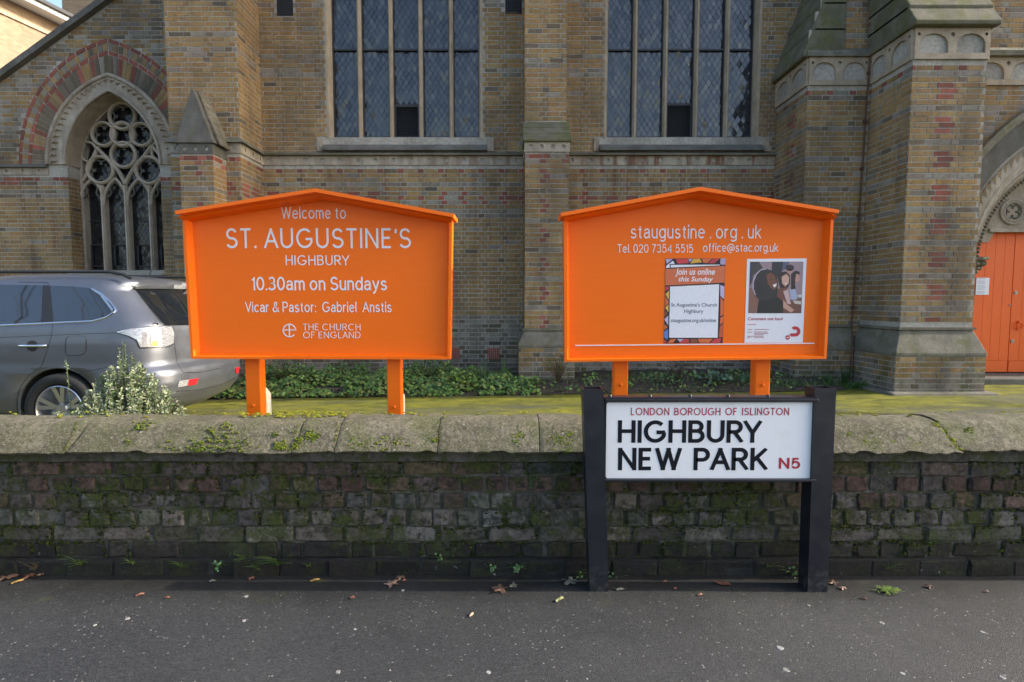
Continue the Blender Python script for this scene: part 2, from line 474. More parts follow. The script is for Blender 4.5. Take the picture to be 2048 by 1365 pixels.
# bed soil, slightly heaped against the church
BX0, BX1 = -6.0, 4.85
def bed_z(x, y):
    e = bed_edge(x); k = clamp((y - e) / .5)
    return ground_z(x, y) + .02 + .11*k + .03*k*noise.noise((x*3, y*3, 0))
mb = MB(); nx, ny = 130, 16
vv = []
for j in range(ny+1):
    for i in range(nx+1):
        x = lerp(BX0, BX1, i/nx); e = bed_edge(x) + .03*noise.noise((x*5, 0, 4))
        y = lerp(e, 9.95, j/ny); vv.append((x, y, bed_z(x, y) + (.014*noise.noise((x*14, y*14, 0)) if j else -.012)))
mb.add(vv, [(j*(nx+1)+i, j*(nx+1)+i+1, (j+1)*(nx+1)+i+1, (j+1)*(nx+1)+i) for j in range(ny) for i in range(nx)])
mb.build('planting_bed', M['soil'], kind='structure')

# ================================================================== CHURCH
church = thing('church', 'yellow brick Victorian church with stone dressings, red brick patterns and tall leaded windows', 'church')
YF, YT, YB, YA = 9.85, 8.82, 7.90, 10.5
CO = .0753                      # brick course
YEL = [(.33,.215,.095), (.31,.195,.082), (.345,.235,.11), (.285,.18,.08), (.32,.20,.078), (.27,.18,.088), (.30,.21,.105)]
GRY = [(.24,.215,.18), (.27,.245,.21), (.215,.19,.155), (.28,.25,.21)]
RED = [(.29,.085,.058), (.25,.075,.052), (.31,.10,.07), (.21,.07,.055)]
DRK = [(.15,.12,.085), (.17,.14,.10), (.13,.105,.08)]
def cy(): 
    r = random.random()
    if r < .94: return vary(random.choice(YEL), .11)
    if r < .975: return vary(random.choice(GRY), .12)
    return vary(random.choice(DRK), .2)
def cr(): return vary(random.choice(RED), .2)
def cg(): return vary(random.choice(GRY), .18) if random.random() < .82 else vary(random.choice(DRK), .2)
bricks = MB()
def brickface(p0, p1, z0, z1, nrm, colf, skip=None, mbx=None, items=None, zoff=0.0, holes=()):
    """Flemish bond on a vertical face from p0 to p1 (x, y); bricks stand 5 mm proud of the mortar"""
    mbx = mbx or bricks
    p0 = Vector((p0[0], p0[1], 0)); p1 = Vector((p1[0], p1[1], 0))
    d = p1 - p0; L = d.length; d.normalize(); n = Vector((nrm[0], nrm[1], 0))
    c0 = math.ceil((z0 - zoff)/CO - 1e-6); c1 = int((z1 - zoff)/CO + 1e-6)
    for c in range(c0, c1):
        zb = zoff + c*CO; zt = zb + CO
        u = 0.0 if c % 2 == 0 else -.058
        hd = (c % 2 == 1)
        while u < L - .01:
            wd = .101 if hd else .213
            a, b = max(u, 0), min(u + wd, L)
            hd = not hd; u += wd + .0145
            for h0, h1, hz0, hz1 in holes:
                if hz0 < zb + CO*.5 < hz1 and a < h1 and b > h0:
                    if a < h0: b = h0 - .001
                    elif b > h1: a = h1 + .001
                    else: b = a
            if b - a < .03: continue
            uc, zc = (a + b)/2, (zb + zt)/2
            if skip and skip(uc, zc): continue
            col = colf(uc, zc, c, b - a < .13)
            j = lambda: random.uniform(-.0022, .0022)
            pr = .005 + random.uniform(-.002, .0025)
            q = [(a+j(), zb+.0068+j()), (b+j(), zb+.0078+j()), (b+j(), zt-.0076+j()), (a+j(), zt-.0076+j())]
            f = [p0 + d*x + Vector((0, 0, z)) + n*pr for x, z in q]
            bk = [p0 + d*x + Vector((0, 0, z)) - n*.012 for x, z in q]
            if items is not None: items.append((bk + f, col))
            else: mbx.add(bk + f, [(4,5,6,7), (0,1,5,4), (1,2,6,5), (2,3,7,6), (3,0,4,7)], col)
def band_tower(z): return round((z - PZ(618, YB)) / CO)
def col_tower(uc_center):
    def f(u, z, c, hdr):
        k = round((z - PZ(618, YB))/CO) % 6
        if k == 0: return cg()
        if uc_center is not None:
            if k in (2, 4) and abs(u - uc_center) < .075: return cr()
            if k == 3 and abs(u - uc_center) < .125: return cr()
        return cy()
    return f
ZCORN = PZ(120, YB)             # underside of the arcaded cornice on the tower
def redtop(f, ztop):
    def g(u, z, c, hdr):
        k = int((ztop - z)/CO)
        if 0 <= k <= 0: return cr() if random.random() < .85 else cg()
        if k == 1: return cr() if hdr else cy()
        return f(u, z, c, hdr)
    return g

# X of the principal edges
XB0, XB1 = PX(1822, 200, YB), PX(1970, 200, YB)          # tower buttress front
XT0 = PX(1615, 200, YT)                                  # tower left corner
XM0, XM1 = PX(1050, 450, 8.95), PX(1137, 450, 8.95)      # middle buttress
XL1 = PX(479, 250, 9.05)                                 # right corner of the left stair pier
XL0 = PX(338, 250, 9.05)
ZTOP = 8.4
ZS = PZ(320, YF)                                         # string course (middle)
print('edges', XB0, XB1, XT0, XM0, XM1, XL0, XL1, ZS, ZCORN)

# --- cores
WLx0, WLx1 = PX(655, 150, YF), PX(962, 150, YF)
WRx0, WRx1 = PX(1212, 150, YF), PX(1517, 150, YF)
WZ0 = PZ(275, YF)
def core(name, x0, x1, y0, y1, z0, z1, holes=None):
    m_ = MB(); m_.box(x0, x1, y0, y1, z0, z1)
    o = m_.build(name, M['mortar'], church)
    if holes: cut(o, holes)
    return o
h_ = MB()
for a, b in ((WLx0, WLx1), (WRx0, WRx1)): h_.box(a, b, YF-.5, YF+.40, WZ0, 7.9)
core('nave_wall', XL1 - .3, XT0 + .5, YF, YF+.6, -.3, ZTOP, h_)
inn = MB(); inn.box(XL1-.2, XT0+.2, YF+.61, YF+.65, 0, ZTOP-.1); inn.build('inner_lining', M['void'], church)
def skip_win(u, z):
    x = XL1 + u
    for a, b in ((WLx0, WLx1), (WRx0, WRx1)):
        if a < x < b and WZ0 - .28 < z < 7.9: return True
    if ZS - .13 < z < ZS + .10: return True
    for a, b, zz in vents:
        if a - .02 < x < b + .02 and z > zz: return True
    for ax, az in airb:
        if abs(x - ax) < .13 and abs(z - az) < .115: return True
    return False
vents = [(PX(555, 10, YF), PX(586, 10, YF), PZ(32, YF)), (PX(1011, 10, YF), PX(1043, 10, YF), PZ(28, YF))]
airb = [(PX(907, 707, YF), PZ(707, YF)), (PX(987, 707, YF), PZ(707, YF))]
def col_nave(u, z, c, hdr):
    x = XL1 + u
    zz = (ZS - .10) - z
    if zz > 0:
        k = int(zz/CO)
        if k == 0: return cr() if random.random() < .8 else cg()
        if k == 1: return cr() if hdr else cy()
        if k in (4,): return cg()
        if k in (6, 7, 8):
            ph = ((x - .05) / .36) % 1.0; wdt = .2 if k != 7 else .34
            if abs(ph - .5) < wdt and random.random() < .9: return cr()
            return cy() if random.random() < .6 else cg()
        if k in (10, 11): return cg()
        if k > 33: return vary(random.choice(GRY), .2) if random.random() < .6 else vary(random.choice(DRK), .3)
        return cy()
    k = int(-zz/CO)
    if k in (19, 20, 23, 34, 35, 48): return cg() if random.random() < .8 else cy()
    return cy()
brickface((XL1, YF), (XT0+.42, YF), -.05, 7.3, (0, -1), col_nave, skip_win, holes=[(a_-.03-XL1, b_+.03-XL1, WZ0-.03, 7.9) for a_, b_ in ((WLx0, WLx1), (WRx0, WRx1))] + [(a_-.11-XL1, b_+.11-XL1, WZ0-.24, WZ0-.03) for a_, b_ in ((WLx0-.09, WLx1+.11), (WRx0-.09, WRx1+.11))])
# --- string course of the nave with drilled dimples and a dark weathered drip above
def string_course(x0, x1, y, zc, name='string_course', step=.30, dep=.05):
    m_ = MB(); m_.box(x0, x1, y-.018, y+.05, zc-.085, zc+.065)
    o = m_.build(name, M['stone_pale'], church)
    cc = MB(); x = x0 + step*.4
    while x < x1 - .05:
        cyl_cut(cc, (x, y-.018, zc-.005), (0, 1, 0), .036, .05); x += step
    cut(o, cc, M['stone'])
    m_ = MB()
    A = [(x, y-.075, zc+.07) for x in (x0, x1)]
    m_.prism([(x0, y-.078, zc+.067), (x0, y-.085, zc+.092), (x0, y+.03, zc+.145), (x0, y+.03, zc+.067)], (x1-x0, 0, 0))
    m_.build('drip_mould', M['stone_moss'], church)
string_course(XL1+.003, XM0-.02, YF, ZS-.005)
string_course(XM1+.02, XT0-.01, YF, ZS-.005)

# --- nave windows
LM = {}
def lattice_pane(wd, ht):
    k = (round(wd, 3), round(ht, 3))
    if k not in LM:
        me = bpy.data.meshes.new('pane')
        me.from_pydata([(0,0,-ht/2),(wd/2,0,0),(0,0,ht/2),(-wd/2,0,0)], [], [(0,1,2,3)])
        me.materials.append(M['leaded']); LM[k] = me
    return LM[k]
pane_count = 0
def nave_window(x0, x1, mull, hop, hz, seed):
    global pane_count
    random.seed(seed)
    ztop = 7.9; yg = YF + .20
    w_ = bpy.data.objects.new('window', None); C.objects.link(w_); w_.parent = church
    # chamfered stone jambs
    for s, xa in ((1, x0), (-1, x1)):
        fr = MB(); fr.prism([(xa-s*.03, YF-.008, WZ0-.02), (xa+s*.012, YF-.008, WZ0-.02), (xa+s*.045, YF+.10, WZ0-.02), (xa+s*.045, YF+.30, WZ0-.02), (xa-s*.03, YF+.30, WZ0-.02)], (0, 0, ztop-WZ0))
        fr.build('jamb', M['stone'], w_)
    sm = MB()
    # sloping sill and its two end blocks
    sm.prism([(x0-.10, YF+.22, WZ0+.02), (x0-.10, YF-.03, WZ0-.14), (x0-.10, YF-.09, WZ0-.20), (x0-.10, YF-.09, WZ0-.235), (x0-.10, YF+.22, WZ0-.235)], (x1-x0+.20, 0, 0))
    sm.build('sill', M['stone_grey'], w_)
    for xa, xb in ((x0-.20, x0-.102), (x1+.102, x1+.22)):
        b_ = MB(); b_.box(xa, xb, YF-.022, YF+.1, WZ0-.235, WZ0-.02); b_.build('sill_block', M['stone_pale'], w_)
    for mx in mull:
        m_ = MB()
        m_.prism([(mx-.012, YF+.06, WZ0), (mx+.012, YF+.06, WZ0), (mx+.037, YF+.11, WZ0), (mx+.037, YF+.26, WZ0), (mx-.037, YF+.26, WZ0), (mx-.037, YF+.11, WZ0)], (0, 0, ztop-WZ0))
        m_.build('mullion', M['stone'], w_)
    edges = [x0+.045] + [e for mx in mull for e in (mx-.037, mx+.037)] + [x1-.045]
    rest = MB(); lead = MB()
    dw, dh = .098, .155
    zb_ = PZ(102, yg)
    for i in range(0, len(edges), 2):
        a, b = edges[i], edges[i+1]
        nl = MB()
        # thin iron frame + cross bar
        for bb in ((a, a+.014, WZ0+.02, ztop), (b-.014, b, WZ0+.02, ztop)): nl.box(bb[0], bb[1], yg-.05, yg, bb[2], bb[3])
        nl.box(a, b, yg-.05, yg, WZ0+.02, WZ0+.055); nl.box(a, b, yg-.045, yg-.01, zb_-.014, zb_+.014)
        nl.build('glazing_frame', M['iron'], w_)
        hop_here = hop is not None and a < hop < b
        nrow = int((ztop - WZ0)/(dh/2)) + 1
        ncol = int((b-a)/dw) + 2
        for r in range(nrow):
            for k in range(-1, ncol):
                cx = a + .01 + (k + (.5 if r % 2 else 0))*dw; cz = WZ0 + .04 + r*dh/2
                if cx < a - dw*.45 or cx > b + dw*.45: continue
                if hop_here and cz < hz + .05: continue
                inside = a + dw*.5 < cx < b - dw*.5 and cz > WZ0 + .1
                tx, tz = random.gauss(0, .055), random.gauss(0, .055)
                if inside and cz < PZ(20, yg) and pane_count < 290:
                    o = bpy.data.objects.new('pane', lattice_pane(dw*.93, dh*.93)); C.objects.link(o)
                    o.parent = w_; o.location = (cx, yg, cz); o.rotation_euler = (tx, 0, tz); pane_count += 1
                else:
                    q = []
                    for (ux, uz) in ((0, -.465), (.465, 0), (0, .465), (-.465, 0)):
                        X_, Z_ = ux*dw, uz*dh
                        xx = clamp(cx + X_, a, b); zz = clamp(cz + Z_, WZ0+.02, ztop)
                        q.append((xx, yg - (xx-cx)*math.tan(-tz) + (zz-cz)*math.tan(-tx), zz))
                    if abs(q[1][0]-q[3][0]) < .01: continue
                    rest.add(q, [(0, 1, 2, 3)])
        # lead came sheet behind, seen in the gaps between the quarries
        z0l = hz + .0 if hop_here else WZ0
        lead.box(a, b, yg+.012, yg+.016, z0l, ztop)
        if hop_here:
            hb = MB(); hb.box(a, b, yg-.03, yg+.03, hz-.02, hz+.02)
            hb.box(a, a+.03, yg-.03, yg+.03, WZ0+.05, hz-.02); hb.box(b-.03, b, yg-.03, yg+.03, WZ0+.05, hz-.02)
            hb.build('hopper_frame', M['iron'], w_)
            mesh = MB()
            for q in range(1, 14): mesh.box(lerp(a, b, q/14)-.0015, lerp(a, b, q/14)+.0015, yg-.02, yg-.017, WZ0+.05, hz)
            for q in range(1, 16): mesh.box(a, b, yg-.016, yg-.013, lerp(WZ0+.05, hz, q/16)-.0015, lerp(WZ0+.05, hz, q/16)+.0015)
            mesh.build('wire_guard', M['iron'], w_)
            bk = MB(); bk.box(a, b, yg+.12, yg+.13, WZ0, hz+.1); bk.build('hopper_void', M['void'], w_)
    rest.build('edge_panes', M['leaded'], w_, kind='stuff')
    lead.build('lead_came', M['lead'], w_)
ml = [PX(x, 150, YF+.1) for x in (719, 781.5, 841, 902)]
mr = [PX(x, 150, YF+.1) for x in (1270, 1331, 1393, 1454)]
nave_window(WLx0, WLx1, ml, PX(812, 240, YF), PZ(213, YF+.2), 3)
nave_window(WRx0, WRx1, mr, PX(1360, 240, YF), PZ(210, YF+.2), 4)
for a, b, zz in vents:
    m_ = MB(); m_.box(a, b, YF-.004, YF+.02, zz, zz+.45); v_ = m_.build('vent_grille', M['void'], church)
    g_ = MB()
    for q in range(9): g_.box(lerp(a, b, q/8)-.004, lerp(a, b, q/8)+.004, YF-.016, YF-.010, zz, zz+.45)
    for q in range(14): g_.box(a, b, YF-.010, YF-.0045, zz+.45*q/13-.004, zz+.45*q/13+.004)
    g_.build('grille_bars', M['iron'], v_)
for ax, az in airb:
    m_ = MB(); m_.box(ax-.11, ax+.11, YF-.01, YF+.03, az-.1, az+.1); o = m_.build('air_brick', M['terracotta'], church)
    cc = MB()
    for i in range(6):
        for k in range(6):
            x = ax - .09 + i*.036; z = az - .083 + k*.033
            cc.box(x-.011, x+.011, YF-.05, YF+.02, z-.010, z+.010)
    cut(o, cc, M['void'])

# --- middle buttress: lower stage, mossy weathering, upper stage, plinth
ym, ymu = 8.95, 9.32
zw0, zw1 = PZ(284, ym), PZ(246, ymu)
core('buttress_core', XM0, XM1, ym, YF+.1, -.2, zw0)
core('buttress_core', XM0+.0, XM1-.01, ymu, YF+.1, zw0, ZTOP)
cxm = (XM1-XM0)/2
brickface((XM0, ym), (XM1, ym), .4, zw0-.16, (0, -1), redtop(col_tower(cxm), zw0-.16), zoff=PZ(618, YB)-CO/2)
brickface((XM1, ym), (XM1, YF), .4, zw0-.16, (1, 0), redtop(col_tower(None), zw0-.16), zoff=PZ(618, YB)-CO/2)
brickface((XM0, YF), (XM0, ym), .4, zw0-.16, (-1, 0), redtop(col_tower(None), zw0-.16), zoff=PZ(618, YB)-CO/2)
brickface((XM0, ymu), (XM1-.01, ymu), zw1+.02, 7.3, (0, -1), col_nave, zoff=.02)
brickface((XM1-.01, ymu), (XM1-.01, YF), zw0, 7.3, (1, 0), col_nave)
brickface((XM0, YF), (XM0, ymu), zw0, 7.3, (-1, 0), col_nave)
m_ = MB(); m_.box(XM0-.012, XM1+.012, ym-.02, YF, zw0-.155, zw0-.012); o = m_.build('string_course', M['stone_pale'], church)
cc = MB()
for i in range(4): cyl_cut(cc, (lerp(XM0, XM1, (i+.5)/4), ym-.02, zw0-.075), (0, 1, 0), .033, .05)
cut(o, cc, M['stone'])
nst = 3
for i in range(nst):                    # overlapping stone weathering courses
    za, zb2 = lerp(zw0, zw1, i/nst), lerp(zw0, zw1, (i+1)/nst); ya, yb2 = lerp(ym-.05, ymu, i/nst), lerp(ym-.05, ymu, (i+1)/nst)
    m_ = MB(); m_.prism([(XM0-.035, ya, za-.01), (XM0-.035, ya-.004, za+.03), (XM0-.035, yb2+.03, zb2+.035), (XM0-.035, ymu+.06, zb2+.035), (XM0-.035, ymu+.06, za-.01)], (XM1-XM0+.07, 0, 0))
    bevel(m_.build('weathering_stone', M['slate_moss'], church), .012)
# plinth of the middle buttress
def plinth(x0, x1, yf, ztop_, zmid, zlow, out, y1, name='plinth', left=True, right=True, zb=-.2):
    """moulding + sloping stone + brick base, wrapped round a projecting pier (front at yf)"""
    L_ = out if left else 0; R_ = out if right else 0
    m_ = MB(); m_.box(x0-.035*(L_ > 0), x1+.035*(R_ > 0), yf-.035, y1, ztop_-.035, ztop_); m_.build('plinth_mould', M['stone_moss'], church)
    segs = max(1, round((x1-x0)/.55))
    top = [(x0, yf), (x1, yf)]; bot = [(x0-L_, yf-out), (x1+R_, yf-out)]
    s_ = MB()
    v_ = [(x0-.01*(L_>0), yf-.01, ztop_-.037), (x1+.01*(R_>0), yf-.01, ztop_-.037), (x1+.01*(R_>0), y1, ztop_-.037), (x0-.01*(L_>0), y1, ztop_-.037),
          (x0-L_, yf-out, zmid), (x1+R_, yf-out, zmid), (x1+R_, y1, zmid), (x0-L_, y1, zmid),
          (x0-L_, yf-out, zmid-.045), (x1+R_, yf-out, zmid-.045), (x1+R_, y1, zmid-.045), (x0-L_, y1, zmid-.045)]
    s_.add(v_, [(0,1,2,3), (0,4,5,1), (1,5,6,2), (2,6,7,3), (3,7,4,0), (4,8,9,5), (5,9,10,6), (6,10,11,7), (7,11,8,4), (8,11,10,9)])
    bevel(s_.build(name, M['stone_moss'], church), .012)
    core('plinth_core', x0-L_+.012, x1+R_-.012, yf-out+.012, y1, zb, zmid-.046)
    f = lambda u, z, c, h: (vary(random.choice(YEL), .2) if random.random() < .55 else cg()) if z > zlow else cg()
    a, b = x0-L_+.012, x1+R_-.012; yy = yf-out+.012
    brickface((a, yy), (b, yy), -.1, zmid-.045, (0, -1), f, zoff=zmid-.045-20*CO)
    if left: brickface((a, y1), (a, yy), -.1, zmid-.045, (-1, 0), f, zoff=zmid-.045-20*CO)
    if right: brickface((b, yy), (b, y1), -.1, zmid-.045, (1, 0), f, zoff=zmid-.045-20*CO)
plinth(XM0, XM1, ym, PZ(657, ym), PZ(690, ym-.1), .2, .11, YF)

# --- tower with its two-stage left corner and the big projecting buttress
XTR = 12.5
core('tower_core', XT0, XTR, YT, 13.5, -.3, PZ(58, YB)+.02, None)
core('tower_upper_core', XT0+.42, XTR, YT+.001, 13.4, PZ(58, YB)+.02, 16.0, None)
core('tower_buttress_core', XB0, XB1, YB, YT+.1, -.2, PZ(60, YB))
zoff = PZ(618, YB) - CO/2
items = []
brickface((XB0, YB), (XB1, YB), PZ(652, YB), ZCORN, (0, -1), redtop(col_tower((XB1-XB0)/2), ZCORN), zoff=zoff, items=items)
n_ind = 0
for vsx, col in items:
    if n_ind < 290:
        me = bpy.data.meshes.new('brick')
        me.from_pydata([tuple(v) for v in vsx], [], [(4,5,6,7), (0,1,5,4), (1,2,6,5), (2,3,7,6), (3,0,4,7)])
        o = link('brick', me, M['cbrick_o'], church); o.color = (col[0], col[1], col[2], 1); n_ind += 1
    else: bricks.add(vsx, [(4,5,6,7), (0,1,5,4), (1,2,6,5), (2,3,7,6), (3,0,4,7)], col)
print('individual church bricks', n_ind, 'of', len(items))
brickface((XB0, YT), (XB0, YB), PZ(652, YB), ZCORN, (-1, 0), redtop(col_tower(None), ZCORN), zoff=zoff)
brickface((XB1, YB), (XB1, YT), PZ(652, YB), ZCORN, (1, 0), redtop(col_tower(None), ZCORN), zoff=zoff)
ZC2 = PZ(170, YT)
print('cornice z', ZCORN, ZC2)
brickface((XT0, YT), (XB0, YT), .3, ZCORN, (0, -1), redtop(col_tower(None), ZCORN), zoff=zoff)
brickface((XT0+.42, YT), (XB0, YT), ZCORN+.5, 7.3, (0, -1), col_tower(None), zoff=zoff)
brickface((XT0, YF), (XT0, YT), .3, ZCORN, (-1, 0), redtop(col_tower(.55), ZCORN), zoff=zoff)
# upper stage stands back from the lower: its left flank
brickface((XT0+.42, YF+.5), (XT0+.42, YT+.0), ZCORN+.9, 7.3, (-1, 0), col_tower(None), zoff=zoff)
# door bay of the tower
DX = PX(1953, 540, YT); DW = 1.22; DCX = DX + DW; DZ0 = .02; DSP = PZ(525, YT); DH = 1.62
def arch_pts(cx, wd, h, zs, y, n=24, full=True):
    """two-centred pointed arch, left springing to right springing"""
    r = (wd*wd + h*h)/(2*wd)
    a = math.asin(min(1, h/r)); out = []
    for i in range(n+1):
        t_ = a*i/n
        out.append(Vector((cx - wd + r - r*math.cos(t_), y, zs + r*math.sin(t_))))
    if full: out += [Vector((2*cx - p.x, y, p.z)) for p in out[-2::-1]]
    return out
def in_arch(x, z, cx, wd, h, zs, zb):
    if abs(x - cx) > wd or z < zb: return False
    if z < zs: return True
    r = (wd*wd + h*h)/(2*wd); dx = abs(x - cx)
    return (dx + r - wd)**2 + (z - zs)**2 < r*r
DO_W, DO_H = DW + .62, DH + .82
def skip_door(u, z):
    return in_arch(XB1 + u, z, DCX, DO_W - .02, DO_H, DSP, -1) or ZCORN - .02 < z < ZCORN + .5
brickface((XB1, YT), (XTR, YT), .0, 7.3, (0, -1), lambda u, z, c, h: cg() if random.random() < .45 else cy(), skip_door, zoff=zoff)
tw = bpy.data.objects['tower_core']
cc = MB(); ap = arch_pts(DCX, DW+.05, DH+.05, DSP, YT-.3); ap = [Vector((DCX-DW-.05, YT-.3, -.05))] + ap + [Vector((DCX+DW+.05, YT-.3, -.05))]
cc.prism(ap, (0, .85, 0)); cut(tw, cc)
random.seed(21)
# arch orders: hood mould, saw-tooth ring, rolls
def ring(w0, h0, w1, h1, y, dy, m, name, zb=None, parent=church):
    A = arch_pts(DCX, w0, h0, DSP, y); B = arch_pts(DCX, w1, h1, DSP, y)
    if zb is not None:
        A = [Vector((DCX-w0, y, zb))] + A + [Vector((DCX+w0, y, zb))]; B = [Vector((DCX-w1, y, zb))] + B + [Vector((DCX+w1, y, zb))]
    m_ = MB(); m_.strip(A, B, (0, dy, 0)); return m_.build(name, m, parent)
ring(DO_W+.0, DO_H+.0, DO_W+.09, DO_H+.12, YT-.13, .2, M['stone_moss'], 'hood_mould')
ring(DW+.33, DH+.42, DO_W, DO_H, YT-.03, .1, M['stone_grey'], 'arch_ring')
ring(DW+.13, DH+.16, DW+.33, DH+.42, YT-.015, .12, M['stone_pale'], 'arch_ring')
tp = arch_pts(DCX, DW+.29, DH+.365, DSP, YT-.015, 22); m_ = MB()
tq = arch_pts(DCX, DW+.18, DH+.225, DSP, YT-.015, 22)
for i in range(0, len(tp)-1):           # saw-tooth ornament, cut in relief
    m_.add([tp[i], tp[i+1], tq[i], (tp[i]+tp[i+1])/2 + Vector((0, -.045, 0))], [(0, 1, 3), (1, 2, 3), (2, 0, 3), (0, 2, 1)])
m_.build('tooth_ornament', M['stone'], church)
for k, (o1, o2, yy, rr) in enumerate(((.10, .125, .0, .045), (.03, .04, .08, .05), (-.05, -.06, .16, .04))):
    m_ = MB(); m_.tube(arch_pts(DCX, DW+o1, DH+o2, DSP+.02, YT+yy+.02), rr, 8); m_.build('arch_roll', M['stone_pale'] if k != 1 else M['stone'], church, smooth=True)
ring(DW-.10, DH-.12, DW+.06, DH+.08, YT+.19, .2, M['stone'], 'arch_ring')
bd = MB(); pp = arch_pts(DCX, DW-.13, DH-.15, DSP, YT+.165, 34)
for q in pp[::1]: bd.ico(q, .028, 1, jit=.1)
bd.build('bead_ornament', M['stone_moss'], church)
for sx in (-1, 1):                      # nook shaft with leafy capital
    xx = DCX + sx*(DW+.05)
    m_ = MB(); m_.lathe([(.06, -.2), (.045, .05), (.045, DSP-.18)], (xx, YT+.03, 0), 'Z', 14); m_.build('nook_shaft', M['stone'], church, smooth=True)
    m_ = MB(); m_.lathe([(.046, -.18), (.07, -.15), (.06, -.12), (.09, -.03), (.15, .03), (.19, .035), (.19, .075), (0, .08)], (xx + .04*-sx, YT+.06, DSP), 'Z', 12)
    for q in range(10):
        an = q*math.tau/10; m_.ico((xx+.04*-sx+.13*math.cos(an), YT+.06+.13*math.sin(an), DSP-.02), .042, 1, jit=.25)
        m_.ico((xx+.04*-sx+.09*math.cos(an+.3), YT+.06+.09*math.sin(an+.3), DSP-.09), .035, 1, jit=.25)
    m_.build('capital', M['stone_moss'], church)
# tympanum with its shouldered head and quatrefoil roundel
YD = YT + .42
hz_ = PZ(466, YD); xs0 = PX(1968, 470, YD)
m_ = MB()
a_ = arch_pts(DCX, DW, DH, DSP, YD-.10, 16)
left = [p for p in a_ if p.z >= DSP]
lo = [Vector((p.x, YD-.10, hz_ if xs0+.03 < p.x < 2*DCX-xs0-.03 else min(p.z-.002, hz_ - .16))) for p in a_]
m_.strip(a_, lo, (0, .08, 0)); o = m_.build('tympanum', M['stone'], church)
qx, qz = PX(2025, 424, YD-.1), PZ(424, YD-.1)
for rr, m2 in ((.19, 'stone_pale'), (.15, 'stone')):
    q_ = MB(); q_.tube([(qx+rr*math.cos(i*math.tau/28), YD-.11, qz+rr*math.sin(i*math.tau/28)) for i in range(28)], .022, 6, closed=True); q_.build('roundel', M[m2], church, smooth=True)
q_ = MB()
for k in range(4):
    an = k*math.pi/2 + math.pi/4
    q_.tube([(qx+.07*math.cos(an)+.055*math.cos(an+math.pi*(i/10-.5)*1.5), YD-.105, qz+.07*math.sin(an)+.055*math.sin(an+math.pi*(i/10-.5)*1.5)) for i in range(11)], .013, 5)
q_.build('quatrefoil', M['stone_grey'], church)
m_ = MB(); m_.box(xs0-.02, 2*DCX-xs0+.02, YD-.14, YD-.02, hz_-.003, hz_+.05); m_.build('door_lintel', M['stone_pale'], church)
# door leaves made of boards
dz0, dx0 = PZ(745, YD), DCX-DW+.02
leafs = [(dx0, PX(2017, 700, YD)-.004), (PX(2017, 700, YD)+.004, 2*DCX-dx0)]
for k, (a, b) in enumerate(leafs):
    m_ = MB(); m_.box(a, b, YD+.02, YD+.06, dz0, hz_+.04); d_ = m_.build('door', M['orange_door'], church)
    nb = max(3, round((b-a)/.16))
    for i in range(nb):
        pl = MB(); pl.box(lerp(a, b, i/nb)+.0012, lerp(a, b, (i+1)/nb)-.0012, YD+.0, YD+.021, dz0+.19, hz_+.03); bevel(pl.build('plank', M['orange_door'], d_), .002, 1)
    r_ = MB(); r_.box(a+.004, b-.004, YD-.006, YD+.021, dz0+.005, dz0+.184); bevel(r_.build('bottom_rail', M['orange_door'], d_), .006, 1)
    if k == 1:
        hd_ = MB(); hx, hz2 = PX(2036, 648, YD), PZ(650, YD)
        hd_.tube([(hx+.045*math.cos(i*math.tau/20), YD-.03-.01*math.sin(i*math.tau/20), hz2-.02+.055*math.sin(i*math.tau/20)) for i in range(20)], .009, 6, closed=True)
        hd_.box(hx-.012, hx+.012, YD-.035, YD, hz2+.03, hz2+.065); hd_.build('ring_handle', M['orange_door'], d_, smooth=True)
        for (lx, ly, sx, sz) in ((2031, 586, .022, .028), (2024, 683, .022, .028), (2019, 611, .014, .014)):
            l_ = MB(); X_, Z_ = PX(lx, ly, YD), PZ(ly, YD); l_.box(X_-sx, X_+sx, YD-.012, YD, Z_-sz, Z_+sz); l_.ico((X_, YD-.013, Z_), .012, 1); l_.build('lock', M['bolt'], d_)
m_ = MB(); m_.box(XB1+.15, 2*DCX-dx0+.3, YT-.25, YD+.1, -.2, dz0-.01); bevel(m_.build('door_step', M['stone_grey'], church), .02)

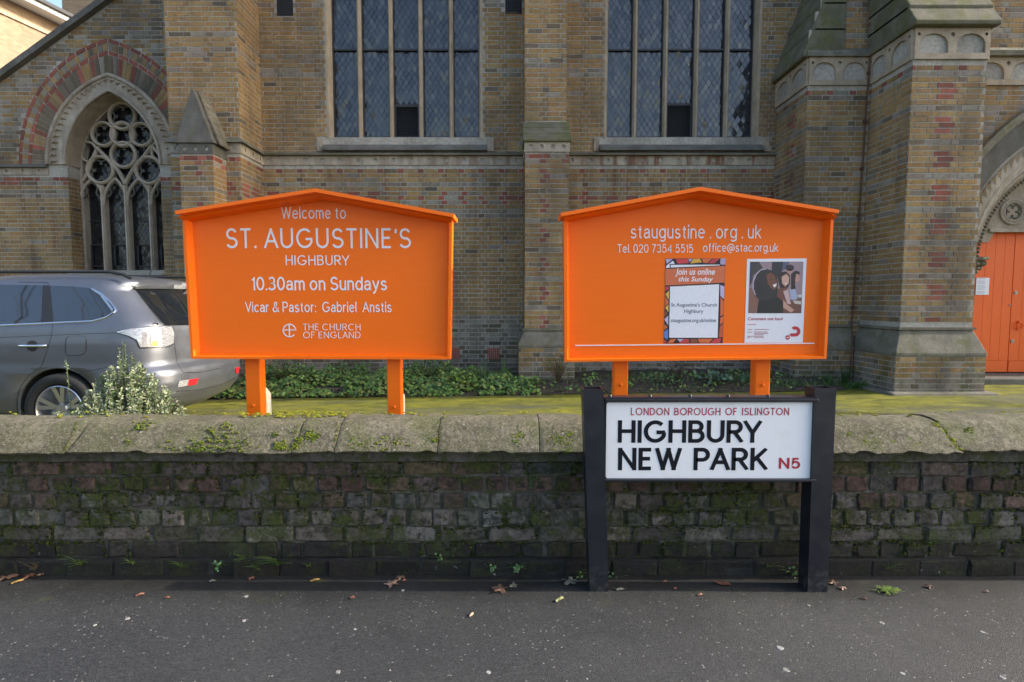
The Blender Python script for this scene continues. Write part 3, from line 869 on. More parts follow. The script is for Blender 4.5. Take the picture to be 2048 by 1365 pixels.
# --- arcaded cornice: blind arches cut into stone blocks
def arcade(p0, p1, nrm, z0, z1, nb):
    p0 = Vector((p0[0], p0[1], 0)); p1 = Vector((p1[0], p1[1], 0)); d = (p1-p0); L = d.length; d.normalize(); n = Vector((nrm[0], nrm[1], 0))
    m_ = MB(); q = [p0 + n*.03 + Vector((0, 0, z0)), p1 + n*.03 + Vector((0, 0, z0)), p1 - n*.06 + Vector((0, 0, z0)), p0 - n*.06 + Vector((0, 0, z0))]
    m_.prism(q, (0, 0, z1-z0)); o = m_.build('cornice_block', M['stone'], church)
    cc = MB(); bw = L/nb
    for i in range(nb):
        c = p0 + d*(bw*(i+.5)); wd = bw*.39; zs = z0 + .15
        pts = [c - d*wd + Vector((0, 0, z0+.065)), c + d*wd + Vector((0, 0, z0+.065))]
        pts += [c + d*wd*math.cos(a*math.pi/12) + Vector((0, 0, zs + (z1-.07-zs)*math.sin(a*math.pi/12)**.85)) for a in range(0, 13)]
        cc.prism([v + n*.06 for v in pts], -n*.105)
        if i < nb: 
            for uu in ([bw*i] if i else []): cyl_cut(cc, p0 + d*uu + n*.03 + Vector((0, 0, z1-.085)), n, .030, .07)
    for uu in (.05, L-.05): cyl_cut(cc, p0 + d*uu + n*.03 + Vector((0, 0, z1-.08)), n, .022, .07)
    cut(o, cc, M['stone'])
    # projecting pale sill strip under the arches
    s_ = MB(); q = [p0 + n*.034 + Vector((0, 0, z0-.012)), p1 + n*.034 + Vector((0, 0, z0-.012)), p1 - n*.02 + Vector((0, 0, z0-.012)), p0 - n*.02 + Vector((0, 0, z0-.012))]
    s_.prism(q, (0, 0, .011)); s_.build('cornice_bed', M['stone_pale'], church)
ZA1 = PZ(58, YB)
arcade((XB0, YB), (XB1, YB), (0, -1), ZCORN+.012, ZA1, 2)
arcade((XB0, YT), (XB0, YB), (-1, 0), ZCORN+.012, ZA1, 2)
arcade((XB1, YB), (XB1, YT), (1, 0), ZCORN+.012, ZA1, 2)
arcade((XT0, YT), (XB0-.032, YT), (0, -1), ZCORN+.012, ZA1, 2)
arcade((XT0, YF), (XT0, YT), (-1, 0), ZCORN+.012, ZA1, 2)
arcade((XB1+.032, YT), (XTR, YT), (0, -1), ZCORN+.012, ZA1, 12)
# weathering above the buttress: overlapping stone courses climbing to the tower
zt = ZA1; yy0, yy1 = YB-.12, 8.36; zz1 = zt + 1.05
core('buttress_upper_core', XB0+.06, XB1-.06, 8.36, YT+.1, zt, 14.5)
brickface((XB0+.06, 8.36), (XB1-.06, 8.36), zz1, 7.6, (0, -1), col_tower(None), zoff=zoff)
brickface((XB0+.06, YT), (XB0+.06, 8.36), zz1-.5, 7.6, (-1, 0), col_tower(None), zoff=zoff)
nst = 4
for i in range(nst):
    za, zb2 = lerp(zt, zz1, i/nst), lerp(zt, zz1, (i+1)/nst); ya, yb2 = lerp(yy0, yy1, i/nst), lerp(yy0, yy1, (i+1)/nst)
    m_ = MB(); m_.prism([(XB0-.07, ya, za+.004), (XB0-.07, ya-.01, za+.055), (XB0-.07, yb2+.03, zb2+.06), (XB0-.07, YT-.002, zb2+.06), (XB0-.07, YT-.002, za+.004)], (XB1-XB0+.14, 0, 0))
    bevel(m_.build('weathering_stone', M['slate_moss'], church), .014)
# lean-to weathering on the left flank of the tower corner
xo0, xo1 = XT0-.10, XT0+.42
for i in range(4):
    za, zb2 = lerp(zt, zt+1.5, i/4), lerp(zt, zt+1.5, (i+1)/4); xa, xb2 = lerp(xo0, xo1, i/4), lerp(xo0, xo1, (i+1)/4)
    m_ = MB(); m_.prism([(xa, YT-.035, za+.004), (xa-.008, YT-.035, za+.05), (xb2+.02, YT-.035, zb2+.05), (xo1+.1, YT-.035, zb2+.05), (xo1+.1, YT-.035, za+.004)], (0, YF-YT+.03, 0))
    bevel(m_.build('weathering_stone', M['slate_moss'], church), .012)
# ledge on top of the front cornice and pale quoins on the upper corner
m_ = MB(); m_.prism([(XT0-.05, YT-.07, ZA1+.002), (XT0-.05, YT-.075, ZA1+.05), (XT0-.05, YT-.004, ZA1+.14), (XT0-.05, YT-.004, ZA1+.002)], (XB0-XT0-.02, 0, 0)); m_.build('cornice_ledge', M['stone_moss'], church)
m_ = MB(); m_.prism([(XB1+.075, YT-.10, ZA1+.002), (XB1+.075, YT-.11, ZA1+.07), (XB1+.075, YT-.004, ZA1+.15), (XB1+.075, YT-.004, ZA1+.002)], (XTR-XB1-.1, 0, 0)); m_.build('cornice_ledge', M['stone_moss'], church)
zq = ZA1 + .15; i = 0
while zq < 7.2:
    f = clamp((zq - zt)/1.5); xl = lerp(xo0+.06, xo1, f); wd = .16 if i % 2 else .28
    m_ = MB(); m_.box(xl-.02, xl+wd, YT-.016, YT+.02, zq, zq+.255); bevel(m_.build('quoin', M['stone_pale'], church), .006, 1); zq += .26; i += 1
# tower plinth
plinth(XB0, XB1, YB, PZ(655, YB), PZ(707, YB-.12), .25, .13, YT)
plinth(XT0, XB0-.135, YT, PZ(655, YB), PZ(707, YB-.12), .25, .11, YF, right=False)
m_ = MB()
m_.prism([(XB0-.24, YB-.26, -.15), (XB1+.24, YB-.26, -.15), (XB1+.24, YT, -.15), (XB0-.24, YT, -.15)], (0, 0, .20)); bevel(m_.build('footing', M['stone_moss'], church), .04)
# lightning conductor strip in the corner
m_ = MB(); pts = [(XB0-.05-.02*k_, YT-.03 - (.115 if z_ < 1.0 else 0) - (.03 if z_ < .75 else 0), z_) for k_, z_ in ((0, 7.3), (0, ZA1+.2), (0, .95), (2, .6), (2, .1))]
pts = [(XB0-.06, YT-.03, 7.3), (XB0-.06, YT-.03, ZA1+.17), (XB0-.06, YT-.10, ZA1+.04), (XB0-.06, YT-.06, ZA1-.05), (XB0-.06, YT-.05, ZCORN), (XB0-.14, YT-.03, 1.02), (XB0-.17, YT-.08, .92), (XB0-.20, YT-.16, .62), (XB0-.21, YT-.145, .05)]
m_.tube(pts, .011, 6); cd = m_.build('conductor_pipe', M['rust_iron'], church)
m_ = MB()
for q in range(9):
    z_ = lerp(1.2, 6.8, q/8)
    k_ = clamp((z_-1.02)/(ZCORN-1.02)); m_.box(XB0-lerp(.14, .06, k_)-.018, XB0-lerp(.14, .06, k_)+.018, YT-.065, YT-.0, z_-.02, z_+.02)
m_.build('pipe_clip', M['rust_iron'], cd)

# --- left stair pier and little gabled buttress
YL, YG = 9.05, 8.66
core('stair_pier_core', XL0, XL1, YL, YA+.3, -.3, ZTOP)
zsL = ZS - .01
skl = lambda u, z: zsL - .12 < z < zsL + .08
brickface((XL0, YL), (XL1, YL), .0, 7.3, (0, -1), lambda u, z, c, h: col_nave(u, z, c, h), skl)
brickface((XL1, YL), (XL1, YF), .0, 7.3, (1, 0), lambda u, z, c, h: col_nave(u, z, c, h), skl)
brickface((XL0, YA), (XL0, YL), .0, 7.3, (-1, 0), lambda u, z, c, h: cy())
m_ = MB(); m_.box(XL0-.01, XL1+.018, YL-.018, YF-.02, zsL-.085, zsL+.065); o = m_.build('string_course', M['stone_pale'], church)
cc = MB()
for i in range(3): cyl_cut(cc, (XL1+.018, lerp(YL, YF, (i+.5)/3), zsL-.005), (1, 0, 0), .034, .05)
for i in range(5): cyl_cut(cc, (lerp(XL0, XL1, (i+.5)/5), YL-.018, zsL-.005), (0, 1, 0), .034, .05)
cut(o, cc, M['stone'])
m_ = MB(); m_.add([(XL0, YL-.08, zsL+.067), (XL1+.08, YL-.08, zsL+.067), (XL1+.08, YF-.09, zsL+.067), (XL0, YF-.09, zsL+.067),
                   (XL0, YL-.005, zsL+.15), (XL1+.005, YL-.005, zsL+.15), (XL1+.005, YF-.09, zsL+.15), (XL0, YF-.09, zsL+.15)], [(0,3,2,1), (4,5,6,7), (0,1,5,4), (1,2,6,5), (2,3,7,6), (3,0,4,7)])
m_.build('drip_mould', M['stone_moss'], church)
gx0, gx1 = PX(363, 400, YG), PX(429, 400, YG); gz = PZ(286, YG); gzt = PZ(180, YG)
core('gablet_core', gx0, gx1, YG, YL+.05, -.2, gz-.02)
brickface((gx0, YG), (gx1, YG), .0, gz-.17, (0, -1), redtop(col_tower((gx1-gx0)/2), gz-.17))
brickface((gx1, YG), (gx1, YL), .0, gz-.17, (1, 0), redtop(col_tower(None), gz-.17))
m_ = MB(); m_.box(gx0-.01, gx1+.012, YG-.016, YL, gz-.165, gz-.015); o = m_.build('string_course', M['stone_grey'], church)
cc = MB()
for i in range(3): cyl_cut(cc, (lerp(gx0, gx1, (i+.5)/3), YG-.016, gz-.09), (0, 1, 0), .03, .04)
cut(o, cc)
cxg = (gx0+gx1)/2
m_ = MB(); m_.prism([(gx0-.05, YG-.05, gz-.012), (gx1+.05, YG-.05, gz-.012), (cxg+.015, YG-.05, gzt), (cxg-.015, YG-.05, gzt)], (0, .1, 0)); bevel(m_.build('gablet', M['stone_grey'], church), .012)
nsl = 7
for s in (-1, 1):
    for i in range(nsl):
        t0, t1 = i/nsl, (i+1)/nsl
        xa = lerp(cxg + s*(gx1-cxg+.075), cxg + s*.02, t0); xb = lerp(cxg + s*(gx1-cxg+.075), cxg + s*.02, t1)
        za, zb2 = lerp(gz-.015, gzt-.02, t0), lerp(gz-.015, gzt-.02, t1)
        m_ = MB(); m_.prism([(xa, YG+.055, za), (xa+s*.012, YG+.055, za+.028), (xb+s*.006, YG+.055, zb2+.022), (xb-s*.03, YG+.055, zb2)], (0, YL-YG-.05, 0)); m_.build('stone_slate', M['stone_moss'], church)
m_ = MB(); m_.prism([(gx0, YG+.05, gz-.012), (gx1, YG+.05, gz-.012), (cxg, YG+.05, gzt-.06)], (0, YL-YG-.04, 0)); m_.build('gablet_core', M['stone_grey'], church)

# --- aisle end: sloping gable with the traceried window
GL = (PX(-420, 470, YA), PZ(470, YA)); GR = (PX(240, -7, YA), PZ(-7, YA))
def gz_at(x): return GL[1] + (x - GL[0])*(GR[1]-GL[1])/(GR[0]-GL[0])
gxl = -13.0; gxr = XL0 + .05
m_ = MB(); m_.prism([(gxl, YA, -.3), (gxr, YA, -.3), (gxr, YA, gz_at(gxr)), (gxl, YA, max(.5, gz_at(gxl)))], (0, 1.2, 0)); aw = m_.build('aisle_wall', M['mortar'], church)
ACX = PX(226, 300, YA); AW, AHh = .84, 1.26; ASP = PZ(330, YA); AZ0 = PZ(541, YA)
OW, OH = 1.20, 1.60
cc = MB(); ap = arch_pts(ACX, AW, AHh, ASP, YA-.3); ap = [Vector((ACX-AW, YA-.3, AZ0))] + ap + [Vector((ACX+AW, YA-.3, AZ0))]
cc.prism(ap, (0, .95, 0)); cut(aw, cc)
AX0 = gxl
VW, VH = OW + .52, OH + .62
asz = PZ(343, YA)
def skip_aisle(u, z):
    x = AX0 + u
    if z > gz_at(x) - .03: return True
    if z >= ASP and in_arch(x, z, ACX, VW-.02, VH-.02, ASP, ASP): return True
    if z < ASP and abs(x - ACX) < AW and z > AZ0 - .1: return True
    if asz - .07 < z < asz + .11: return True
    return False
def col_aisle(u, z, c, h):
    x = AX0 + u; zz = asz - .07 - z
    if 0 <= zz < 2*CO: return cr() if random.random() < .7 else cg()
    if 3*CO < zz < 5*CO: return cg()
    if z > asz + .3 and random.random() < .45 + .25*noise.noise((x, z, 2)): return cg()
    return cy()
brickface((gxl, YA), (gxr, YA), .0, 7.3, (0, -1), col_aisle, skip_aisle, holes=[(ACX-AW-AX0, ACX+AW-AX0, AZ0-.02, ASP)])
# right and left reveals in brick
brickface((ACX-AW, YA), (ACX-AW, YA+.5), AZ0, asz-.07, (1, 0), lambda u, z, c, h: cy())
# string course of the aisle
for a, b in ((gxl, ACX-OW+.02), (ACX+OW-.02, gxr)):
    m_ = MB(); m_.box(a, b, YA-.02, YA+.04, asz-.065, asz+.055); o = m_.build('string_course', M['stone_pale'], church)
    cc = MB(); x = b - .15
    while x > max(a, -10.5): cyl_cut(cc, (x, YA-.02, asz), (0, 1, 0), .034, .05); x -= .3
    cut(o, cc, M['stone'])
    m_ = MB(); m_.prism([(a, YA-.07, asz+.058), (a, YA-.075, asz+.085), (a, YA-.005, asz+.13), (a, YA-.005, asz+.058)], (b-a, 0, 0)); m_.build('drip_mould', M['stone_grey'], church)
# gable coping
ang = math.atan2(GR[1]-GL[1], GR[0]-GL[0])
nx_, nz_ = -math.sin(ang), math.cos(ang)
x = gxl; 
while x < gxr:
    xe = min(x + .9, gxr); za, zb2 = gz_at(x), gz_at(xe-.006)
    m_ = MB(); m_.prism([(x, YA-.12, za), (xe-.006, YA-.12, zb2), (xe-.006+nx_*.10, YA-.12, zb2+nz_*.10), (x+nx_*.10, YA-.12, za+nz_*.10)], (0, 1.4, 0)); m_.build('gable_coping', M['stone_grey'], church); x = xe
# stone arch ring with zigzag ornament, jambs, splayed inner order
def aring(w0, h0, w1, h1, y, dy, m, name, zb=None, parent=church):
    A = arch_pts(ACX, w0, h0, ASP, y); B = arch_pts(ACX, w1, h1, ASP, y)
    if zb is not None:
        A = [Vector((ACX-w0, y, zb))] + A + [Vector((ACX+w0, y, zb))]; B = [Vector((ACX-w1, y, zb))] + B + [Vector((ACX+w1, y, zb))]
    m_ = MB(); m_.strip(A, B, (0, dy, 0)); return m_.build(name, m, parent)
win = aring(AW-.05, AHh-.06, AW+.02, AHh+.02, YA+.29, .2, M['stone_pale'], 'window', AZ0)
aring(AW, AHh, OW, OH, YA-.03, .12, M['stone_pale'], 'arch_ring')
A = arch_pts(ACX, AW, AHh, ASP, YA-.03, 26); B = arch_pts(ACX, AW-.03, AHh-.04, ASP, YA+.29, 26)
A = [Vector((ACX-AW, YA-.005, AZ0))] + A + [Vector((ACX+AW, YA-.005, AZ0))]; B = [Vector((ACX-AW+.02, YA+.29, AZ0))] + B + [Vector((ACX+AW-.02, YA+.29, AZ0))]
m_ = MB(); m_.strip(A[1:-1], B[1:-1], (0, .0, .012)); m_.build('splay', M['stone'], win)
for w1_, h1_, rr in ((OW-.02, OH-.03, .035), (AW+.03, AHh+.04, .03)):
    m_ = MB(); m_.tube(arch_pts(ACX, w1_, h1_, ASP, YA-.035), rr, 7); m_.build('arch_roll', M['stone_pale'], win, smooth=True)
tp = arch_pts(ACX, OW-.07, OH-.09, ASP, YA-.032, 17); tq = arch_pts(ACX, AW+.15, AHh+.19, ASP, YA-.032, 17)
m_ = MB()
for i in range(len(tp)-1):
    m_.add([tp[i], tp[i+1], (tq[i]+tq[i+1])/2, (tp[i]+tp[i+1]+tq[i]+tq[i+1])/4 + Vector((0, -.05, 0))], [(0, 1, 3), (1, 2, 3), (2, 0, 3)])
m_.build('zigzag_ornament', M['stone'], win)
# brick voussoir rings
def voussoirs(w0, h0, w1, h1, n, colf, y):
    A = arch_pts(ACX, w0, h0, ASP, y, n); B = arch_pts(ACX, w1, h1, ASP, y, n)
    for i in range(len(A)-1):
        g = .06
        q = [A[i].lerp(A[i+1], g), A[i].lerp(A[i+1], 1-g), B[i].lerp(B[i+1], 1-g), B[i].lerp(B[i+1], g)]
        if q[0].x > gxr: continue
        bricks.add([v + Vector((0, .02, 0)) for v in q] + [v + Vector((0, -.006 - random.random()*.004, 0)) for v in q], [(4,5,6,7), (0,1,5,4), (1,2,6,5), (2,3,7,6), (3,0,4,7)], colf(i))
def vc1(i):
    k = i % 9
    if k in (3, 6): return cr()
    if k in (4, 5): return vary(random.choice(YEL), .1)
    return vary(random.choice(DRK), .25) if random.random() < .75 else cg()
voussoirs(OW+.012, OH+.015, OW+.27, OH+.32, 28, vc1, YA)
voussoirs(OW+.28, OH+.333, OW+.335, OH+.40, 14, lambda i: cr(), YA)
voussoirs(OW+.345, OH+.412, OW+.445, OH+.53, 30, lambda i: vary(random.choice(YEL), .2) if i % 2 else cg(), YA)
voussoirs(OW+.455, OH+.542, OW+.51, OH+.61, 14, lambda i: cr(), YA)
# tracery (bars follow the photographed circles, on their own plane inside the reveal)
YTR = YA + .31
def tz(cx_, cy_): return P(cx_/2.437, cy_/2.437, YTR)
sc = YTR/FPX/2.437
tr = []
def circ(cx_, cy_, r_, wd, name='tracery_ring', foils=4):
    c = tz(cx_, cy_); r = r_*sc
    m_ = MB(); m_.tube([(c.x+r*math.cos(i*math.tau/32), YTR, c.z+r*math.sin(i*math.tau/32)) for i in range(32)], wd, 6, closed=True, flat=1.6); o = m_.build(name, M['stone_light'], win, smooth=True)
    if foils:
        f = MB(); rf = r*.43
        for k in range(foils):
            an = k*math.tau/foils + math.pi/4
            f.tube([(c.x+(r*.48)*math.cos(an)+rf*math.cos(an+math.pi*(i/12-.5)*1.35), YTR+.03, c.z+(r*.48)*math.sin(an)+rf*math.sin(an+math.pi*(i/12-.5)*1.35)) for i in range(13)], wd*.55, 5)
        f.build('foil_cusp', M['stone_grey'], win)
for a in ((597, 567, 62), (692, 658, 52), (505, 656, 54), (603, 757, 58), (490, 830, 62), (728, 832, 62)): circ(a[0], a[1], a[2], .032)
circ(600, 657, 54, .036, 'tracery_ring', 0)
def bar(pts, wd=.03, m=M['stone_light'], name='tracery_bar'):
    P_ = [tz(*p) for p in pts]; out = []
    for i in range(len(P_)-1):
        for k in range(6):
            t_ = k/6; p0 = P_[max(i-1, 0)]; p1 = P_[i]; p2 = P_[i+1]; p3 = P_[min(i+2, len(P_)-1)]
            out.append(.5*((2*p1) + (p2-p0)*t_ + (2*p0-5*p1+4*p2-p3)*t_*t_ + (3*p1-p0-3*p2+p3)*t_**3))
    out.append(P_[-1]); m_ = MB(); m_.tube(out, wd, 6, flat=1.5); return m_.build(name, m, win, smooth=True)
bar([(388, 900), (420, 860), (455, 770), (480, 715)], .03)
bar([(612, 900), (575, 830), (520, 770), (470, 720)], .034)
bar([(612, 900), (650, 830), (700, 770), (742, 712)], .034)
bar([(830, 890), (805, 800), (770, 745), (742, 712)], .03)
bar([(388, 740), (405, 700), (450, 700), (470, 740), (450, 790), (410, 780), (388, 740)], .024)
bar([(742, 715), (770, 695), (808, 740), (780, 785), (745, 760), (742, 715)], .024)
for (xa, xb) in ((392, 505), (508, 618), (622, 735), (738, 838)):
    xm = (xa+xb)/2
    bar([(xa, 1000), (xa+4, 950), (xa+25, 905), (xm, 872)], .026); bar([(xb, 1000), (xb-4, 950), (xb-25, 905), (xm, 872)], .026)
    bar([(xa+12, 970), (xa+34, 945), (xa+30, 915), (xm, 893), (xb-30, 915), (xb-34, 945), (xb-12, 970)], .016, M['stone_grey'], 'foil_cusp')
zsill = AZ0
for xx, wd in ((392, .026), (506, .026), (620, .03), (737, .026), (838, .026)):
    a, b = tz(xx, 905), tz(xx + (1320-905)*.014*(1 if xx < 600 else .6), 1320)
    m_ = MB(); X_ = (a.x+b.x)/2; m_.prism([(X_-.010, YTR-.05, zsill), (X_+.010, YTR-.05, zsill), (X_+wd, YTR, zsill), (X_+wd, YTR+.12, zsill), (X_-wd, YTR+.12, zsill), (X_-wd, YTR, zsill)], (0, 0, a.z-zsill)); m_.build('mullion', M['stone_light'], win)
m_ = MB(); m_.prism([(ACX-AW-.05, YA-.05, AZ0-.13), (ACX-AW-.05, YA-.05, AZ0-.10), (ACX-AW-.05, YTR+.1, AZ0+.03), (ACX-AW-.05, YTR+.1, AZ0-.13)], (2*AW+.1, 0, 0)); m_.build('sill', M['stone_grey'], win)
gl = MB(); random.seed(5)
yg = YTR + .12; dw, dh = .085, .125
for r in range(int((AZ0*-1 + ASP + AHh)/(dh/2)) + 1):
    for k in range(-12, 13):
        cx_ = ACX + (k + (.5 if r % 2 else 0))*dw; cz_ = AZ0 + r*dh/2
        if not in_arch(cx_, cz_, ACX, AW+.05, AHh+.05, ASP, AZ0-.05): continue
        tx, tz_ = random.gauss(0, .05), random.gauss(0, .05)
        gl.add([(cx_+ux*dw*.46, yg + ux*dw*tz_*.46 + uz*dh*tx*.46, cz_+uz*dh*.46) for ux, uz in ((0, -1), (1, 0), (0, 1), (-1, 0))], [(0, 1, 2, 3)])
gl.build('diamond_panes', M['leaded_dark'], win, kind='stuff')
m_ = MB(); ap = arch_pts(ACX, AW+.03, AHh+.03, ASP, yg+.02); ap = [Vector((ACX-AW-.03, yg+.02, AZ0-.05))] + ap + [Vector((ACX+AW+.03, yg+.02, AZ0-.05))]
m_.prism(ap, (0, .02, 0)); m_.build('lead_came', M['lead'], win)
for (xa, xb) in ((408, 498), (522, 610), (636, 726), (750, 836)):     # iron opening lights at the foot and a saddle bar
    m_ = MB(); a, b = tz(xa+20, 1190), tz(xb+18, 1300)
    for (x0_, x1_, z0_, z1_) in ((a.x, b.x, a.z-.022, a.z), (a.x, b.x, b.z, b.z+.022), (a.x, a.x+.022, b.z, a.z), (b.x-.022, b.x, b.z, a.z)): m_.box(x0_, x1_, yg-.05, yg-.015, z0_, z1_)
    s_ = tz(xa, 1075); m_.box(a.x-.03, b.x+.03, yg-.03, yg-.012, s_.z-.008, s_.z+.008)
    m_.build('opening_light_frame', M['iron'], win)
bricks.build('brickwork', M['cbrick'], church, kind='stuff')
# roof behind, out of view from the pavement but part of the building
m_ = MB(); m_.prism([(XL0, YL+.3, ZTOP+.002), (XL0, YF+10, ZTOP+.002), (XL0, YF+5, ZTOP+4.5)], (XT0-XL0+.5, 0, 0)); m_.build('roof', M['stone_grey'], church)
# ================================================================== NEIGHBOURING HOUSE
t = NT('house_brick'); p = t.pos()
bt = t.n('ShaderNodeTexBrick'); x_, y_, z_ = t.sep(p)
cb = t.n('ShaderNodeCombineXYZ'); t.l(t.math('ADD', x_, y_), cb.inputs[0]); t.l(z_, cb.inputs[1])
t.l(cb.outputs[0], bt.inputs['Vector']); bt.inputs['Scale'].default_value = 1.0
for k_, v_ in (('Brick Width', .225), ('Row Height', .075), ('Mortar Size', .006)): bt.inputs[k_].default_value = v_
bt.inputs['Color1'].default_value = (.36, .25, .15, 1); bt.inputs['Color2'].default_value = (.27, .18, .10, 1); bt.inputs['Mortar'].default_value = (.24, .22, .19, 1)
t.col(t.mix(t.rng(t.noise(p, 2, 5), .3, .7, 0, .4), bt.outputs[0], (.12, .10, .08))); t.rough(.9); M['house_brick'] = t.m
M['white_paint'] = plain('white_paint', (.75, .75, .74), .5, var=.05, scale=4)
M['roof_slate'] = plain('roof_slate', (.05, .052, .06), .6, var=.3, scale=10)
house = thing('house', 'pale brick house with white eaves rising beyond the sloping church gable', 'house')
HY = 19.0
e0 = P(50, 0, HY); ztop_h = e0.z + .44
def at_z(px, py, z): d = ray(px, py); return CAMO + d*((z - CAM_H)/d.z)
e1 = at_z(155, 52, e0.z)               # the eaves run away from us at one height
dx_, dy_ = (e1.x - e0.x), (e1.y - e0.y); Lh = math.hypot(dx_, dy_); ux, uy = dx_/Lh, dy_/Lh
nrm = Vector((uy, -ux, 0))
A0 = Vector((e0.x - ux*9, e0.y - uy*9, 0)) - nrm*.62; A1 = Vector((e0.x + ux*9, e0.y + uy*9, 0)) - nrm*.62
UZ = lambda h: Vector((0, 0, h))
m_ = MB(); m_.prism([v + UZ(-.4) for v in (A0, A1, A1 - nrm*7, A0 - nrm*7)], (0, 0, ztop_h)); m_.build('wall', M['house_brick'], house)
m_ = MB(); m_.prism([v + UZ(ztop_h-.40) for v in (A0 + nrm*.55, A1 + nrm*.55, A1 - nrm*.1, A0 - nrm*.1)], (0, 0, .10)); m_.build('soffit', M['white_paint'], house)
m_ = MB(); m_.prism([v + UZ(ztop_h-.44) for v in (A0 + nrm*.62, A1 + nrm*.62, A1 + nrm*.56, A0 + nrm*.56)], (0, 0, .24)); m_.build('fascia', M['white_paint'], house)
m_ = MB(); m_.prism([v + UZ(ztop_h-.29) for v in (A0 + nrm*.74, A1 + nrm*.74, A1 + nrm*.63, A0 + nrm*.63)], (0, 0, .10)); m_.build('gutter', M['iron'], house)
m_ = MB(); m_.prism([A0 + nrm*.7 + UZ(ztop_h-.16), A1 + nrm*.7 + UZ(ztop_h-.16), A1 - nrm*3.5 + UZ(ztop_h+.9), A0 - nrm*3.5 + UZ(ztop_h+.9)], (0, 0, -.1)); m_.build('roof', M['roof_slate'], house)
m_ = MB(); m_.prism([v + UZ(ztop_h-.95) for v in (A0 + nrm*.06, A1 + nrm*.06, A1 - nrm*.05, A0 - nrm*.05)], (0, 0, .12)); m_.build('string_course', M['stone_pale'], house)
for k_ in range(3):                   # sash windows high on the wall
    c0 = A0 + Vector((ux, uy, 0))*(8.35 - 2.6*k_); wz = PZ(55, 18.8)
    m_ = MB(); q = [c0 - Vector((ux, uy, 0))*1.0 + nrm*.02, c0 + nrm*.02, c0 - nrm*.08, c0 - Vector((ux, uy, 0))*1.0 - nrm*.08]
    m_.prism([v + Vector((0, 0, wz-.75)) for v in q], (0, 0, 1.5)); w_ = m_.build('window', M['leaded_dark'], house)
    b_ = MB()
    for f_ in (0., .5, 1.): b_.prism([c0 - Vector((ux, uy, 0))*(f_-.03) + nrm*.05 + Vector((0, 0, wz-.75)), c0 - Vector((ux, uy, 0))*(f_+.03) + nrm*.05 + Vector((0, 0, wz-.75)), c0 - Vector((ux, uy, 0))*(f_+.03) + nrm*.021 + Vector((0, 0, wz-.75)), c0 - Vector((ux, uy, 0))*(f_-.03) + nrm*.021 + Vector((0, 0, wz-.75))], (0, 0, 1.5))
    b_.build('sash_bars', M['white_paint'], w_)
    s_ = MB(); s_.prism([v + Vector((0, 0, wz-.88)) + nrm*(.12 if i < 2 else 0) for i, v in enumerate(q)], (0, 0, .12)); s_.build('sill', M['stone_grey'], w_)
ch = P(124, 10, HY+13); ch2 = P(225, 10, HY+13)
chm = thing('chimney_block', 'light brick tower-like block behind the slate roofed house', 'house')
m_ = MB(); m_.box(ch.x, ch2.x, HY+13, HY+17, -.36, ch.z+3); m_.build('wall', M['house_brick'], chm)
m_ = MB(); m_.box(ch.x-.1, ch2.x+.1, HY+12.9, HY+17.1, ch.z+3, ch.z+3.2); m_.build('parapet', M['stone_pale'], chm)

M['tar'] = plain('tarred_render', (.015, .0145, .013), .85, var=.5, scale=20, bump=.02)
# ================================================================== LOW BOUNDARY WALL
random.seed(11)
wall = thing('boundary_wall', 'low mossy old brick wall with weathered stone coping beside the pavement', 'wall')
WY0, WY1 = 2.64, 2.93
rows_px = [(1118, 1149), (1086, 1116), (1055, 1084), (1022, 1053), (988, 1018), (955, 984), (924, 951)]
rows = [(PZ(b, WY0), PZ(a, WY0)) for a, b in rows_px]
print('wall rows', rows)
WX = 2.62
m_ = MB(); m_.box(-15, 15, WY0+.013, WY1, -.15, PZ(906, WY0)+.03); m_.build('mortar_core', M['wmortar'], wall)
def brick_mesh(wd, ht, dp, seed):
    rnd = random.Random(seed); bm = bmesh.new(); bmesh.ops.create_cube(bm, size=1)
    for v in bm.verts: v.co = Vector((v.co.x*wd, v.co.y*dp, v.co.z*ht))
    bmesh.ops.bevel(bm, geom=[e for e in bm.edges if min(e.verts[0].co.y, e.verts[1].co.y) < -dp*.4], offset=rnd.uniform(.004, .009), segments=1, affect='EDGES')
    for v in bm.verts: v.co += Vector((rnd.uniform(-.0055, .0055), rnd.uniform(-.004, .003), rnd.uniform(-.0045, .0045)))
    bmesh.ops.triangulate(bm, faces=[f for f in bm.faces if len(f.verts) > 4])
    me = bpy.data.meshes.new('brick'); bm.to_mesh(me); bm.free(); me.materials.append(M['wbrick']); return me
ST = [brick_mesh(.222, .064, .10, i) for i in range(7)]; HD = [brick_mesh(.102, .064, .10, 50+i) for i in range(9)]
m_ = MB(); m_.box(-14, 14, WY0-.022, WY0+.03, -.12, rows[0][1]+.003); m_.build('plinth_render', M['tar'], wall)
farb = MB(); nb_ = 0
WC = [(.09,.078,.07), (.072,.066,.06), (.10,.075,.062), (.105,.068,.056), (.082,.076,.074), (.11,.086,.055)]
DK = [(.028,.027,.025), (.021,.02,.019), (.036,.034,.03)]
TAR = [(.016,.0155,.015), (.02,.019,.018), (.014,.0135,.013)]
GD = [(.11,.105,.094), (.09,.086,.076), (.13,.123,.108)]
brick_sites = []
